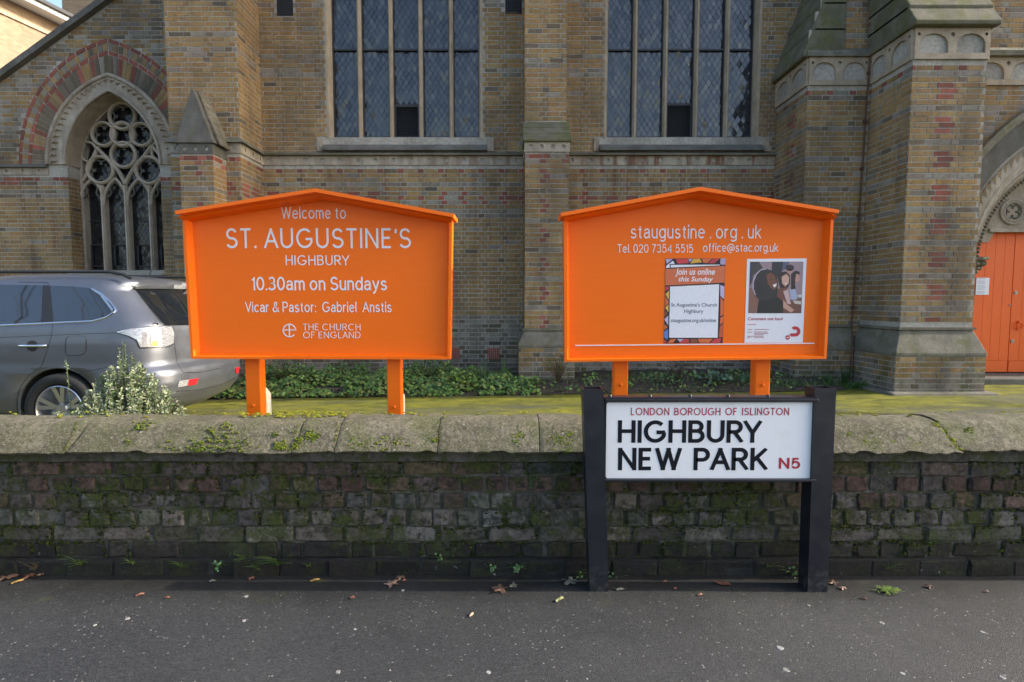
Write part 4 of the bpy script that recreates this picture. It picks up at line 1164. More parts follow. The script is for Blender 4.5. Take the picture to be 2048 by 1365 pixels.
for ri, (z0, z1) in enumerate(rows):
    kind_ = {0: 'S', 1: 'M', 2: 'S', 3: 'H', 4: 'H', 5: 'H', 6: 'S'}[ri]
    x = -8.0 + random.random()*.1
    while x < 8.0:
        s_ = kind_ == 'S' or (kind_ == 'M' and random.random() < .4)
        if kind_ == 'S' and random.random() < .12: s_ = False
        wd = .222 if s_ else .102; ht = (z1 - z0)*random.uniform(.95, 1.05)
        sx_ = random.uniform(.93, 1.03)
        cx_ = x + wd*sx_/2; cz_ = (z0+z1)/2 + random.uniform(-.002, .002)
        pr = (-.030 if ri == 0 else 0) + random.uniform(-.005, .007)
        if random.random() < .06: pr += .009          # eroded brick
        pal = WC if ri >= 5 else (WC + GD + GD if ri in (4,) else GD if ri in (2, 3) else DK if ri else TAR)
        col = vary(random.choice(pal), .25, .08)
        if ri in (5,) and random.random() < .55: col = vary((.088, .056, .049), .25)
        if abs(cx_) < WX and nb_ < 298:
            o = bpy.data.objects.new('brick', random.choice(ST if s_ else HD)); C.objects.link(o); o.parent = wall
            o.location = (cx_, WY0 + .05 + pr, cz_); o.scale = (sx_, 1, ht/.064); o.rotation_euler = (random.uniform(-.03, .03), random.uniform(-.012, .012), random.uniform(-.03, .03))
            o.color = (*col, 1); nb_ += 1
        else:
            farb.box(cx_-wd*sx_/2, cx_+wd*sx_/2, WY0+pr, WY0+.05, cz_-ht/2, cz_+ht/2, col)
        brick_sites.append((cx_, cz_, wd, ht, pr))
        x += wd*sx_ + (random.uniform(.012, .019) if ri else random.uniform(.006, .010))
farb.build('far_bricks', M['wbrick_a'], wall, kind='stuff')
print('wall bricks', nb_)
# cement fillet below the coping
m_ = MB(); n_ = 160; zf0, zf1 = PZ(922, WY0), PZ(905, WY0)
A = [(lerp(-6, 6, i/n_), WY0-.012 + .006*noise.noise((i*.6, 0, 0)), zf0 + .006*noise.noise((i*.5, 3, 0))) for i in range(n_+1)]
B = [(lerp(-6, 6, i/n_), WY0-.018 + .006*noise.noise((i*.6, 7, 0)), zf1 + .02) for i in range(n_+1)]
m_.strip(A, B, (0, .05, 0)); m_.build('cement_fillet', M['wmortar'], wall)
# coping stones: one worn block each
prof = [(2.590, .612), (2.570, .614), (2.560, .624), (2.566, .634), (2.590, .662), (2.615, .690), (2.642, .718), (2.668, .734), (2.72, .744), (2.79, .744), (2.86, .735), (2.95, .70), (2.99, .655), (2.985, .62)]
zc0 = PZ(905, 2.575); zc1 = PZ(846, 2.66)
print('coping z', zc0, zc1)
prof = [(y, zc0 + (z - .618)*(zc1-zc0)/(.733-.618)) for y, z in prof]
ends = [(-2500, 0), (-560, 0), (156, 26), (597, 14), (676, 7), (877, 0), (1079, 0), (1545, -4), (1898, -28), (2450, 0), (4200, 0)]
coping_top = prof
for k_ in range(len(ends)-1):
    (pa, sa), (pb, sb) = ends[k_], ends[k_+1]
    nx_c = max(6, min(150, int((pb-pa)/5))); vv = []; np_ = len(prof)
    rnd = random.Random(k_*3+1); tilt = rnd.uniform(-.004, .004); drop = rnd.uniform(-.006, .004); fwd = rnd.uniform(-.008, .004)
    # subdivide the profile
    pf = []
    for i in range(np_-1):
        for q in range(3): pf.append((lerp(prof[i][0], prof[i+1][0], q/3), lerp(prof[i][1], prof[i+1][1], q/3), (i + q/3)/(np_-1)))
    pf.append((*prof[-1], 1.0))
    m = len(pf)
    for i in range(nx_c+1):
        f_ = i/nx_c
        for (y, z, s_) in pf:
            k2 = clamp((.40 - s_)/.40)                    # slant of the joint on the front face
            xa = PX(pa - sa*k2, 870, 2.6) + .0018; xb = PX(pb - sb*k2, 870, 2.6) - .0018
            x = lerp(xa, xb, f_)
            nn = noise.noise((x*6, y*6, z*6+k_))*.008 + noise.noise((x*22, y*22, z*22))*.005 + noise.noise((x*60, y*60, z*60))*.0025
            edge = 1.0
            e = min(f_, 1-f_)*(xb-xa)
            rd = .0028*math.exp(-e/.006)
            rag = max(0, noise.noise((x*9, 5, k_)) - .1)*.06 + max(0, noise.noise((x*28, 9, k_)))*.018 if s_ < .22 else 0
            rag *= (1 - s_/.22) if s_ < .22 else 0
            vv.append((x, y + nn*.6 + rd + fwd + rag*.7, z + nn*.6 - rd*.6 + drop + tilt*(f_-.5) + rag))
    fs = [(i*m+j, (i+1)*m+j, (i+1)*m+j+1, i*m+j+1) for i in range(nx_c) for j in range(m-1)]
    fs += [(i*m, i*m+m-1, (i+1)*m+m-1, (i+1)*m) for i in range(nx_c)]
    fs += [tuple(range(m)), tuple(range(nx_c*m, nx_c*m+m))[::-1]]
    mb = MB(); mb.add(vv, fs); mb.build('coping_stone', M['coping'], wall, smooth=True)

# moss: cushions on the coping, tufts in the joints
random.seed(23)
mo = MB()
MC = [(.12, .17, .02), (.16, .19, .02), (.09, .13, .02), (.18, .19, .03)]
def coping_surf(px, py):
    d = ray(px, py)
    best = None
    for i in range(len(prof)-1):
        (ya, za), (yb, zb) = prof[i], prof[i+1]
        # intersect ray with the strip through (ya,za)-(yb,zb)
        den = d.y*(zb-za) - d.z*(yb-ya)
        if abs(den) < 1e-9: continue
        t_ = (ya*(zb-za) - (za-CAM_H)*(yb-ya))/den
        yy = d.y*t_; 
        if min(ya, yb)-1e-4 <= yy <= max(ya, yb)+1e-4 and (best is None or t_ < best): best = t_
    return CAMO + d*best if best else None
def cushion(px, py, rpx, n, col=None, flat=.55):
    for _ in range(int(n*1.7)):
        q = coping_surf(px + random.gauss(0, rpx*.55), py + random.gauss(0, rpx*.35))
        if q is None: continue
        r = random.uniform(.002, .0065)
        mo.ico(q + Vector((0, -.001, .0)), r, 1, vary(col or random.choice(MC), .3, .1), (1.2, .7, .8), .2)
for a in ((283, 852, 16, 26), (440, 885, 45, 70), (400, 895, 24, 30), (425, 862, 10, 14), (450, 850, 12, 14), (562, 893, 14, 55), (550, 870, 8, 8), (624, 872, 16, 45), (600, 880, 8, 22), (255, 885, 8, 6),
          (590, 893, 8, 16), (715, 880, 22, 14), (760, 885, 30, 20), (800, 888, 20, 10), (1120, 880, 20, 60), (1140, 870, 10, 20), (1135, 905, 12, 20), (1040, 870, 12, 18), (1035, 885, 10, 12), (870, 880, 8, 12),
          (1696, 870, 8, 16), (1735, 885, 16, 34), (1742, 866, 7, 12), (1786, 884, 8, 10), (1836, 892, 14, 30), (1822, 876, 6, 8), (1883, 890, 9, 16), (1938, 860, 8, 14), (1750, 902, 20, 14), (480, 893, 20, 14), (340, 890, 20, 8)):
    cushion(*a)
for i in range(90):                     # moss line along the slanted joint on the right
    t_ = random.random(); q = coping_surf(lerp(1868, 1917, t_)+random.gauss(0, 5), lerp(842, 902, t_)+random.gauss(0, 2))
    if q: mo.ico(q, random.uniform(.003, .009), 1, vary((.17, .19, .015), .3, .1), (1.1, .8, .7), .2)
for jx, s_ in ((597, 14), (676, 7), (877, 0), (156, 26)):
    for i in range(26):
        t_ = random.random(); q = coping_surf(jx - s_*t_ + random.gauss(0, 2), lerp(843, 900, t_))
        if q: mo.ico(q, random.uniform(.002, .005), 1, vary((.13, .14, .03), .3, .1), (1, .8, .8), .2)
for i in range(260):                    # thin yellow-green film along the back of the top
    x = random.choice((random.gauss(-1.05, .18), random.uniform(-2.6, 2.6))); mo.ico((x, random.uniform(2.74, 2.88), zc1+.012), random.uniform(.003, .009), 1, vary((.22, .22, .02), .25, .1), (1.6, 1.4, .5), .2)
# tufts on brick tops and in joints
for (cx_, cz_, wd, ht, pr) in brick_sites:
    if abs(cx_) > 2.6: continue
    nz_ = noise.noise((cx_*1.8, cz_*3.5, 12)) + .35*noise.noise((cx_*7, cz_*9, 3))
    if nz_ < -.12 or cz_ < .1: continue
    for i in range(int((26 if wd < .15 else 50)*clamp(nz_*2.2+.25))):
        if random.random() < .65: q = (cx_ + random.uniform(-.5, .5)*wd, WY0 + pr - .001, cz_ + ht*.5 + random.uniform(-.010, .010))
        else: q = (cx_ + random.choice((-.5, .5))*wd + random.uniform(-.012, .012), WY0 + pr + .001, cz_ + random.uniform(-.5, .5)*ht)
        mo.ico(q, random.uniform(.0025, .0075), 1, vary(random.choice([(.022,.032,.005), (.035,.046,.008), (.06,.07,.011)]), .4, .1), (1.25, .6, .8), .3)
mo.build('moss', M['moss'], wall, kind='stuff')

# ================================================================== NOTICE BOARDS
def text_part(body, box, Y, m, parent, name='lettering', bold=0.0, thick=.0016, shear=0.0, spacing=1.0, align='FIT', label=None):
    """built-in font; letters raised from the surface and fitted to a pixel box on the plane Y"""
    cu = bpy.data.curves.new(name, 'FONT'); cu.body = body; cu.size = 1.0; cu.offset = bold; cu.extrude = 0; cu.resolution_u = 4
    cu.shear = shear; cu.space_character = spacing; cu.align_x = 'CENTER' if align == 'CENTER' else 'LEFT'
    o = bpy.data.objects.new(name, cu); C.objects.link(o)
    me = bpy.data.meshes.new_from_object(o.evaluated_get(bpy.context.evaluated_depsgraph_get()))
    bpy.data.objects.remove(o)
    xs_ = [v.co.x for v in me.vertices]; ys_ = [v.co.y for v in me.vertices]
    x0, x1, y0, y1 = min(xs_), max(xs_), min(ys_), max(ys_)
    px0, py0, px1, py1 = box
    tl, br = P(px0, py0, Y), P(px1, py1, Y)
    for v in me.vertices:
        u = (v.co.x-x0)/(x1-x0); h = (v.co.y-y0)/(y1-y0)
        v.co = Vector((lerp(tl.x, br.x, u), Y, lerp(br.z, tl.z, h)))
    bm = bmesh.new(); bm.from_mesh(me)
    r_ = bmesh.ops.extrude_face_region(bm, geom=bm.faces[:])
    for v in [g for g in r_['geom'] if isinstance(g, bmesh.types.BMVert)]: v.co.y -= thick
    bmesh.ops.recalc_face_normals(bm, faces=bm.faces); bm.to_mesh(me); bm.free()
    me.materials.clear(); me.polygons.foreach_set('use_smooth', [False]*len(me.polygons))
    return link(name, me, m, parent, None, label)
def arc(cx, cy, rx, ry, a0, a1, n=18): return [(cx + rx*math.cos(R(lerp(a0, a1, i/n))), cy + ry*math.sin(R(lerp(a0, a1, i/n)))) for i in range(n+1)]
_S = arc(.3, .745, .27, .255, 22, 270) + arc(.3, .25, .3, .25, 90, -158)[1:]
GLY = {  # centre lines of a plain sign-painter's grotesque
 'A': (.74, [[(0, 0), (.37, 1)], [(.37, 1), (.74, 0)], [(.13, .33), (.61, .33)]]), 'B': (.6, [[(0, 0), (0, 1), (.3, 1)] + arc(.3, .765, .24, .235, 90, -90) + [(0, .53)], [(0, .53), (.32, .53)] + arc(.32, .265, .28, .265, 90, -90) + [(0, 0)]]),
 'C': (.82, [arc(.45, .5, .45, .5, 48, 312)]), 'D': (.7, [[(0, 0), (0, 1), (.24, 1)] + arc(.24, .5, .46, .5, 90, -90) + [(-.0, 0)]]), 'E': (.5, [[(.5, 1), (0, 1), (0, 0), (.5, 0)], [(0, .52), (.45, .52)]]),
 'F': (.48, [[(.48, 1), (0, 1), (0, 0)], [(0, .52), (.42, .52)]]), 'G': (.9, [arc(.46, .5, .46, .5, 46, 335) + [(.88, .46)], [(.93, .46), (.52, .46)]]), 'H': (.66, [[(0, 0), (0, 1)], [(.66, 0), (.66, 1)], [(0, .52), (.66, .52)]]), 'I': (0., [[(0, 0), (0, 1)]]),
 'K': (.62, [[(0, 0), (0, 1)], [(.58, 1), (.0, .38)], [(.2, .58), (.62, 0)]]), 'L': (.48, [[(0, 1), (0, 0), (.48, 0)]]), 'N': (.68, [[(0, 0), (0, 1)], [(.03, 1), (.65, 0)], [(.68, 0), (.68, 1)]]), 'O': (.96, [arc(.48, .5, .48, .5, 90, 450, 36)]),
 'P': (.58, [[(0, 0), (0, 1), (.32, 1)] + arc(.32, .73, .26, .27, 90, -90) + [(0, .46)]]), 'R': (.6, [[(0, 0), (0, 1), (.32, 1)] + arc(.32, .74, .26, .26, 90, -90) + [(0, .48)], [(.28, .48), (.6, 0)]]), 'S': (.6, [_S]), 'T': (.64, [[(0, 1), (.64, 1)], [(.32, 1), (.32, 0)]]),
 'U': (.66, [[(0, 1), (0, .33)] + arc(.33, .33, .33, .33, 180, 360) + [(.66, 1)]]), 'V': (.68, [[(0, 1), (.34, 0)], [(.34, 0), (.68, 1)]]), 'W': (1.06, [[(0, 1), (.27, 0)], [(.27, 0), (.53, 1)], [(.53, 1), (.79, 0)], [(.79, 0), (1.06, 1)]]), 'Y': (.68, [[(0, 1), (.34, .42)], [(.34, .42), (.68, 1)], [(.34, .47), (.34, 0)]]),
 '&': (.72, [[(.72, 0), (.22, .64), (.18, .74), (.19, .86), (.26, .96), (.36, 1), (.46, .96), (.51, .86), (.49, .74), (.40, .64), (.16, .47), (.05, .37), (0, .24), (.04, .1), (.15, .02), (.28, 0), (.42, .05), (.54, .16), (.63, .3), (.67, .42)]]),
 '1': (.2, [[(0, .78), (.1, .84), (.2, 1), (.2, 0)]]), '0': (.58, [arc(.29, .5, .29, .5, 90, 450, 32)]), '2': (.56, [arc(.28, .72, .27, .28, 165, -35) + [(0, 0), (.56, 0)]]), '3': (.56, [arc(.27, .76, .24, .24, 155, -90) + arc(.27, .26, .29, .26, 90, -155)[1:]]),
 '4': (.62, [[(.46, 0), (.46, 1), (0, .3), (.62, .3)]]), '5': (.56, [[(.5, 1), (.1, 1), (.04, .5)] + arc(.27, .33, .29, .33, 130, -152)]), '7': (.56, [[(0, 1), (.56, 1), (.32, .5), (.2, 0)]]),
 'a': (.5, [arc(.25, .49, .22, .215, 165, 0) + [(.47, .1), (.5, 0)], [(.47, .43), (.3, .395)] + arc(.2, .2, .2, .195, 95, 270) + [(.3, .02), (.42, .1), (.47, .22)]]), 'b': (.54, [[(0, 0), (0, 1)], arc(.27, .35, .27, .35, 180, 540, 28)]), 'd': (.54, [[(.54, 0), (.54, 1)], arc(.27, .35, .27, .35, 0, 360, 28)]),
 'c': (.5, [arc(.29, .35, .29, .35, 45, 315)]), 'e': (.56, [[(.01, .38), (.56, .38)] + arc(.285, .35, .28, .35, 6, 318)]), 'f': (.3, [arc(.3, .84, .17, .16, 85, 180) + [(.13, 0)], [(0, .68), (.3, .68)]]), 'g': (.54, [arc(.27, .36, .27, .34, 0, 360, 28), [(.54, .7), (.54, -.06)] + arc(.28, -.06, .26, .2, 0, -150)]),
 'h': (.46, [[(0, 0), (0, 1)], [(0, .4)] + arc(.23, .45, .23, .25, 180, 0) + [(.46, 0)]]), 'i': (0., [[(0, 0), (0, .7)], [(0, .88), (0, 1)]]), 'k': (.46, [[(0, 0), (0, 1)], [(.43, .7), (0, .25)], [(.15, .41), (.46, 0)]]), 'l': (0., [[(0, 0), (0, 1)]]),
 'm': (.8, [[(0, 0), (0, .7)], [(0, .42)] + arc(.2, .47, .2, .23, 180, 0) + [(.4, 0)], [(.4, .42)] + arc(.6, .47, .2, .23, 180, 0) + [(.8, 0)]]), 'n': (.46, [[(0, 0), (0, .7)], [(0, .4)] + arc(.23, .45, .23, .25, 180, 0) + [(.46, 0)]]), 'o': (.58, [arc(.29, .35, .29, .35, 90, 450, 28)]), 'p': (.54, [[(0, -.28), (0, .7)], arc(.27, .35, .27, .35, 180, 540, 28)]),
 'r': (.28, [[(0, 0), (0, .7)], [(0, .38)] + arc(.25, .42, .25, .27, 175, 80)]), 's': (.44, [[(x*.74, y*.7) for x, y in _S]]), 't': (.3, [[(.14, .92), (.14, .16)] + arc(.28, .16, .14, .16, 180, 280), [(0, .68), (.3, .68)]]), 'u': (.46, [[(0, .7), (0, .25)] + arc(.23, .25, .23, .25, 180, 360) + [(.46, .3)], [(.46, .7), (.46, 0)]]),
 'v': (.5, [[(0, .7), (.25, 0), (.5, .7)]]), 'y': (.5, [[(0, .7), (.26, .02)], [(.5, .7), (.24, -.06), (.16, -.22), (.06, -.28), (-.02, -.27)]]), '.': (0., [[(0, -.06), (0, .08)]]), ':': (0., [[(0, -.06), (0, .08)], [(0, .5), (0, .64)]]), "'": (.0, [[(.02, 1.02), (-.02, .78)]]),
 '@': (1.05, [arc(.52, .36, .2, .22, 60, 330), [(.74, .6), (.68, .26), (.74, .14), (.86, .16)] + arc(.52, .38, .52, .54, -12, 285, 34)])}
def stroke_text(body, box, Y, m, parent, wt=.12, gap=.2, sp=.34, name='lettering', thick=.0012):
    """letters drawn stroke by stroke as raised ribbons, fitted to a pixel box on the plane Y"""
    polys = []; x = 0.
    for ci, ch_ in enumerate(body):
        if ch_ == ' ': x += sp; continue
        wd, sts = GLY[ch_]
        for st in sts:
            ys_ = [b for a, b in st]; lo = 0. if min(ys_) > -.03 else -9; hi = .7 if abs(max(ys_)-.7) < .011 and ch_.islower() else 1.
            pl = [Vector((x + a, b)) for a, b in st]
            if (pl[0]-pl[-1]).length > 1e-3:
                for e, f in ((0, 1), (-1, -2)):        # stems run out to the full height
                    d_ = (pl[e]-pl[f]).normalized()
                    if abs(d_.y) > .6 and (abs(pl[e].y) < .01 or abs(pl[e].y-hi) < .011): pl[e] = pl[e] + d_*wt*.5
            polys.append((pl, lo - wt*.5, hi + wt*.5))
        nxt = body[ci+1] if ci+1 < len(body) else ''
        x += wd + wt + gap*(.75 if ch_ in "AVWYLT.'" else 1) - (.08 if nxt in ('T', 'A', 'V', 'Y') and nxt else 0)
    rib = []
    for pl, lo, hi in polys:
        pl = [p for i, p in enumerate(pl) if i == 0 or (p - pl[i-1]).length > 1e-4]; Ls = []; Rs = []; n = len(pl); closed = (pl[0]-pl[-1]).length < 1e-3
        for i in range(n):
            d0 = (pl[i]-pl[i-1]).normalized() if i else ((pl[-1]-pl[-2]).normalized() if closed else (pl[1]-pl[0]).normalized()); d1 = (pl[i+1]-pl[i]).normalized() if i < n-1 else ((pl[1]-pl[0]).normalized() if closed else d0)
            n0, n1 = Vector((-d0.y, d0.x)), Vector((-d1.y, d1.x)); mm = n0 + n1
            mm = mm.normalized() if mm.length > .2 else n0
            k_ = min(2.6, 1/max(.3, mm.dot(n1))); Ls.append(pl[i] + mm*wt*.5*k_); Rs.append(pl[i] - mm*wt*.5*k_)
        cl = lambda v: Vector((v.x, clamp(v.y, lo, hi)))
        rib.append(([cl(v) for v in Ls], [cl(v) for v in Rs]))
    al = [p for a, b in rib for p in a + b]; x0, x1, y0, y1 = min(p.x for p in al), max(p.x for p in al), min(p.y for p in al), max(p.y for p in al)
    tl, br = P(box[0], box[1], Y), P(box[2], box[3], Y); m_ = MB()
    for k_, (a, b) in enumerate(rib):
        f = lambda p: Vector((lerp(tl.x, br.x, (p.x-x0)/(x1-x0)), Y, lerp(br.z, tl.z, (p.y-y0)/(y1-y0))))
        m_.strip([f(p) for p in a], [f(p) for p in b], (0, -thick - .00012*(k_ % 7), 0))
    return m_.build(name, m, parent)
YN, YP = 3.44, 3.475        # frame front, panel face
def notice_board(label, tl, tr, bl, br, apex, roofL, roofA, roofR, posts, spurs):
    b = thing('notice_board', label, 'notice board', 'orange church notice boards behind the low wall')
    q = [P(*bl, YN), P(*br, YN), P(*tr, YN), P(*apex, YN), P(*tl, YN)]
    pan = [Vector((v.x, YP, v.z)) for v in q]
    m_ = MB(); m_.prism(pan, (0, .03, 0)); m_.build('panel', M['orange'], b)
    def rail(a, c, wd, name, up):
        d = (c-a).normalized(); n = Vector((-d.z, 0, d.x)); n = n if n.dot(up) > 0 else -n
        m_ = MB()
        # rail with a chamfered inner edge
        a_ = [a + Vector((0, YN-.012-a.y, 0)), a + n*wd*.5 + Vector((0, YN-.012-a.y, 0)), a + n*wd + Vector((0, YP-.001-a.y, 0)), a + Vector((0, YP+.036-a.y, 0))]
        m_.prism(a_, c-a); return m_.build(name, M['orange'], b)
    rail(q[0], q[4], .034, 'side_rail', Vector((1, 0, 0))); rail(q[1], q[2], .034, 'side_rail', Vector((-1, 0, 0)))
    a, c = q[0] + Vector((.0345, 0, 0)), q[1] - Vector((.0345, 0, 0))
    rail(a - Vector((.02, 0, 0)), c + Vector((.02, 0, 0)), .030, 'bottom_rail', Vector((0, 0, 1)))
    # pitched roof boards, oversailing the front
    YR0, YR1 = 3.325, 3.56
    L_, A_, R_ = P(*roofL, YR0), P(*roofA, YR0), P(*roofR, YR0)
    for e, s in ((L_, -1), (R_, 1)):
        d = (e - A_).normalized(); n = Vector((-d.z, 0, d.x)); n = n if n.z > 0 else -n
        m_ = MB(); top = [A_ + Vector((0, 0, 0)), e, e - n*.020, A_ - Vector((0, 0, .0206))]
        m_.prism(top, (0, YR1-YR0, 0)); r_ = m_.build('roof_board', M['orange'], b)
        # bed moulding under the oversail
        m_ = MB(); off = .055
        e2 = Vector((q[2].x if s > 0 else q[4].x, 0, 0)); tt = (e2.x - A_.x)/(e.x - A_.x)
        ee = A_ + (e - A_)*tt
        a0 = A_ - Vector((0, 0, .0215)); e0_ = ee - Vector((0, 0, .0215))
        m_.prism([Vector((a0.x, YN-.055, a0.z)), Vector((a0.x, YP-.002, a0.z)), Vector((a0.x, YP-.002, a0.z-.022)), Vector((a0.x, YN-.03, a0.z-.012))], e0_-a0); m_.build('bed_mould', M['orange'], b)
    for (x0, x1, pyb) in posts:
        xa, xb = PX(x0, 760, 3.51), PX(x1, 760, 3.51); zb = ground_z((xa+xb)/2, 3.55) - .05
        m_ = MB(); m_.box(xa, xb, 3.507, 3.587, zb, P(0, tl[1], YN).z - .03); po = bevel(m_.build('post', M['orange'], b), .006, 2)
        bo = MB(); bo.lathe([(.0, -.012), (.008, -.010), (.010, -.004), (.010, .002)], ((xa+xb)/2, 3.506, PZ(pyb, 3.51)), 'Y', 10); bo.build('bolt', M['orange'], po)
    for (x0, x1, pyt) in spurs:
        xa, xb = PX(x0, 800, 3.62), PX(x1, 800, 3.62); zt_ = PZ(pyt, 3.62)
        m_ = MB(); m_.prism([(xb-.085, 3.592, -.18), (xb, 3.592, -.18), (xb, 3.592, zt_-.04), (xb-.03, 3.592, zt_), (xb-.06, 3.592, zt_), (xb-.085, 3.592, zt_-.04)], (0, .09, 0)); m_.build('concrete_spur', M['concrete'], b)
    return b
nb1 = notice_board('orange wooden notice board with a pitched top and the welcome and service time lettering', (366, 428), (905, 432), (384, 718), (901, 719), (630, 396), (350, 422), (630, 377), (908, 428),
                   [(491, 521, 811), (774, 802, 814)], [(515, 534, 778), (790, 806, 782)])
nb2 = notice_board('orange wooden notice board with a pitched top carrying web address lettering and two posters', (1127, 430), (1666, 425), (1129, 724), (1651, 718), (1400, 394), (1122, 426), (1401, 374), (1679, 420),
                   [(1228, 1256, 770), (1510, 1540, 770)], [])
YL_ = YP - .0005
for body, box, wt_, gp in (('Welcome to', (562, 414, 692, 438), .115, .17), ("ST. AUGUSTINE'S", (452, 457, 822, 497), .125, .2), ('HIGHBURY', (571, 511, 699, 531), .12, .2), ('10.30am on Sundays', (503, 554, 774, 588), .14, .13),
                  ('Vicar & Pastor:  Gabriel  Anstis', (490, 604, 783, 625), .125, .15), ('THE CHURCH', (606, 648, 721, 661), .10, .22), ('OF ENGLAND', (606, 664, 721, 677), .10, .22)):
    stroke_text(body, box, YL_, M['letter'], nb1, wt_, gp)
# church emblem: a ring left open at the lower right, with a cross inside (reads as an e)
m_ = MB(); c = P(579, 661.5, YL_); r = 14*YL_/FPX*.97
def flatbar(mbx, a, b, w_, y, th=.0016, col=(1, 1, 1)):
    a, b = Vector(a), Vector(b); d = (b-a).normalized(); n = Vector((-d.z, 0, d.x))*w_*.5
    mbx.prism([a-n, b-n, b+n, a+n], (0, -th, 0), col)
arc = [(c.x + r*math.cos(R(a)), YL_, c.z + r*math.sin(R(a))) for a in range(5, 325, 8)]
inn_ = [(c.x + r*.84*math.cos(R(a)), YL_, c.z + r*.84*math.sin(R(a))) for a in range(5, 325, 8)]
m_.strip(arc, inn_, (0, -.0016, 0)); m_.build('emblem', M['letter'], nb1)
e_ = MB(); flatbar(e_, (c.x-r*.85, YL_, c.z+r*.08), (c.x+r*.98, YL_, c.z+r*.08), r*.13, YL_); e_.build('emblem_bar', M['letter'], nb1)
e_ = MB(); flatbar(e_, (c.x-r*.02, YL_-.0005, c.z-r*.82), (c.x-r*.02, YL_-.0005, c.z+r*.84), r*.16, YL_); e_.build('emblem_bar', M['letter'], nb1)
for body, box, wt_, gp in (('staugustine . org . uk', (1262, 450, 1522, 484), .11, .15), ('Tel. 020 7354 5515', (1235, 489, 1386, 506), .12, .14), ('office@stac.org.uk', (1406, 487, 1556, 508), .115, .13)):
    stroke_text(body, box, YL_, M['letter'], nb2, wt_, gp)
m_ = MB(); flatbar(m_, P(1150, 691.5, YP), P(1628, 687, YP), .006, YP, .006); m_.build('ledge_strip', M['white_line'], nb2)

# ---- posters
YQ = YP - .0015
def Q(px, py, lift=.0006): 
    v = P(px, py, YQ); return Vector((v.x, YQ - lift, v.z))
def poly(mbx, pts, col, lift=.0006):
    v = [Q(x, y, lift) for x, y in pts]; mbx.prism(v, (0, .0004, 0), col)
def zc(x, y): return (1310 + x*320/2048, 500 + y*200/1280)          # coordinates read off an enlarged view
def zp(mbx, pts, col, lift=.0008): poly(mbx, [zc(*p) for p in pts], col, lift)
def ell(cx_, cy_, rx, ry, rot=0, n=22):
    c_, s_ = math.cos(R(rot)), math.sin(R(rot))
    return [(cx_ + rx*math.cos(i*math.tau/n)*c_ - ry*math.sin(i*math.tau/n)*s_, cy_ + rx*math.cos(i*math.tau/n)*s_ + ry*math.sin(i*math.tau/n)*c_) for i in range(n)]
BLK = (.015, .013, .016)
pos1 = MB(); v = [P(*zc(*p_), YP - .0004) for p_ in ((132, 112), (905, 108), (868, 1195), (112, 1202))]
pos1.prism([Vector((a.x, YP-.0012, a.z)) for a in v], (0, .0009, 0), (.55, .12, .05))
ps1 = pos1.build('poster', M['print']); tag(ps1, 'poster with a stained glass border and an orange banner about joining online', 'poster')
pm = MB()
LAV = (.45, .40, .60); REDP = (.55, .05, .06); ORG = (.62, .14, .04); YLW = (.75, .42, .06); BLU = (.10, .20, .50); WHT = (.72, .72, .78); BRN = (.22, .07, .03)
tiles = [([(135,118),(225,120),(150,180)], LAV), ([(150,200),(230,140),(255,185),(195,185),(190,230),(138,232)], WHT), ([(265,120),(420,118),(432,170),(290,178)], REDP), ([(425,116),(480,116),(445,160)], LAV),
         ([(490,116),(575,115),(600,160),(450,176)], YLW), ([(600,115),(730,114),(665,170),(620,168)], ORG), ([(745,114),(830,112),(760,172),(680,174)], REDP), ([(840,112),(902,110),(900,190),(840,190),(835,160)], LAV),
         ([(133,475),(180,470),(178,500),(133,530)], REDP), ([(180,520),(175,640),(133,570)], YLW), ([(131,600),(175,660),(172,690),(130,720)], ORG), ([(172,700),(170,800),(130,740)], YLW), ([(128,780),(160,810),(126,860)], BRN),
         ([(170,840),(168,970),(120,890)], LAV), ([(118,950),(160,990),(118,1030)], ORG), ([(118,1050),(165,1010),(168,1120),(150,1150),(116,1120)], BLU), ([(116,1150),(150,1180),(115,1195)], REDP),
         ([(835,450),(888,470),(882,630),(835,590)], LAV), ([(838,600),(880,660),(876,830),(835,850)], ORG), ([(835,870),(874,850),(872,930),(830,960)], ORG), ([(830,980),(870,945),(868,1120),(815,1120)], (.55,.10,.05)),
         ([(200,1145),(270,1142),(230,1190),(160,1192)], ORG), ([(280,1142),(370,1142),(320,1180)], LAV), ([(380,1142),(430,1142),(440,1190),(300,1192)], REDP), ([(445,1142),(530,1142),(560,1190),(460,1190)], BRN), ([(545,1140),(740,1138),(690,1190),(570,1190)], ORG), ([(760,1140),(850,1130),(830,1190),(710,1192)], REDP)]
zp(pm, [(134,114),(903,110),(902,200),(134,240)], BLK, .0007); zp(pm, [(133,462),(186,462),(170,1135),(115,1135)], BLK, .0007); zp(pm, [(828,425),(890,425),(870,1135),(808,1135)], BLK, .0007); zp(pm, [(116,1130),(866,1128),(866,1194),(113,1198)], BLK, .0007)
for pts, c_ in tiles: zp(pm, pts, vary(c_, .1), .0010)
zp(pm, [(186,182),(838,180),(838,205),(188,240)], BLK, .0011); zp(pm, [(200,194),(828,190),(828,200),(200,228)], (.78,.78,.82), .0014)
zp(pm, [(132,240),(895,198),(888,428),(132,465)], BLK, .0013); zp(pm, [(132,247),(893,206),(887,420),(132,457)], (.62, .15, .06), .0016)
zp(pm, [(184,466),(832,432),(806,1136),(170,1136)], BLK, .0012); zp(pm, [(192,472),(820,442),(800,1126),(180,1126)], (.76, .78, .84), .0016)
pm.build('border_print', M['print'], ps1)
text_part('Join us online', (*zc(262, 240), *zc(765, 345)), YQ-.0018, M['paper'], ps1, bold=.014, thick=.0004, shear=.2)
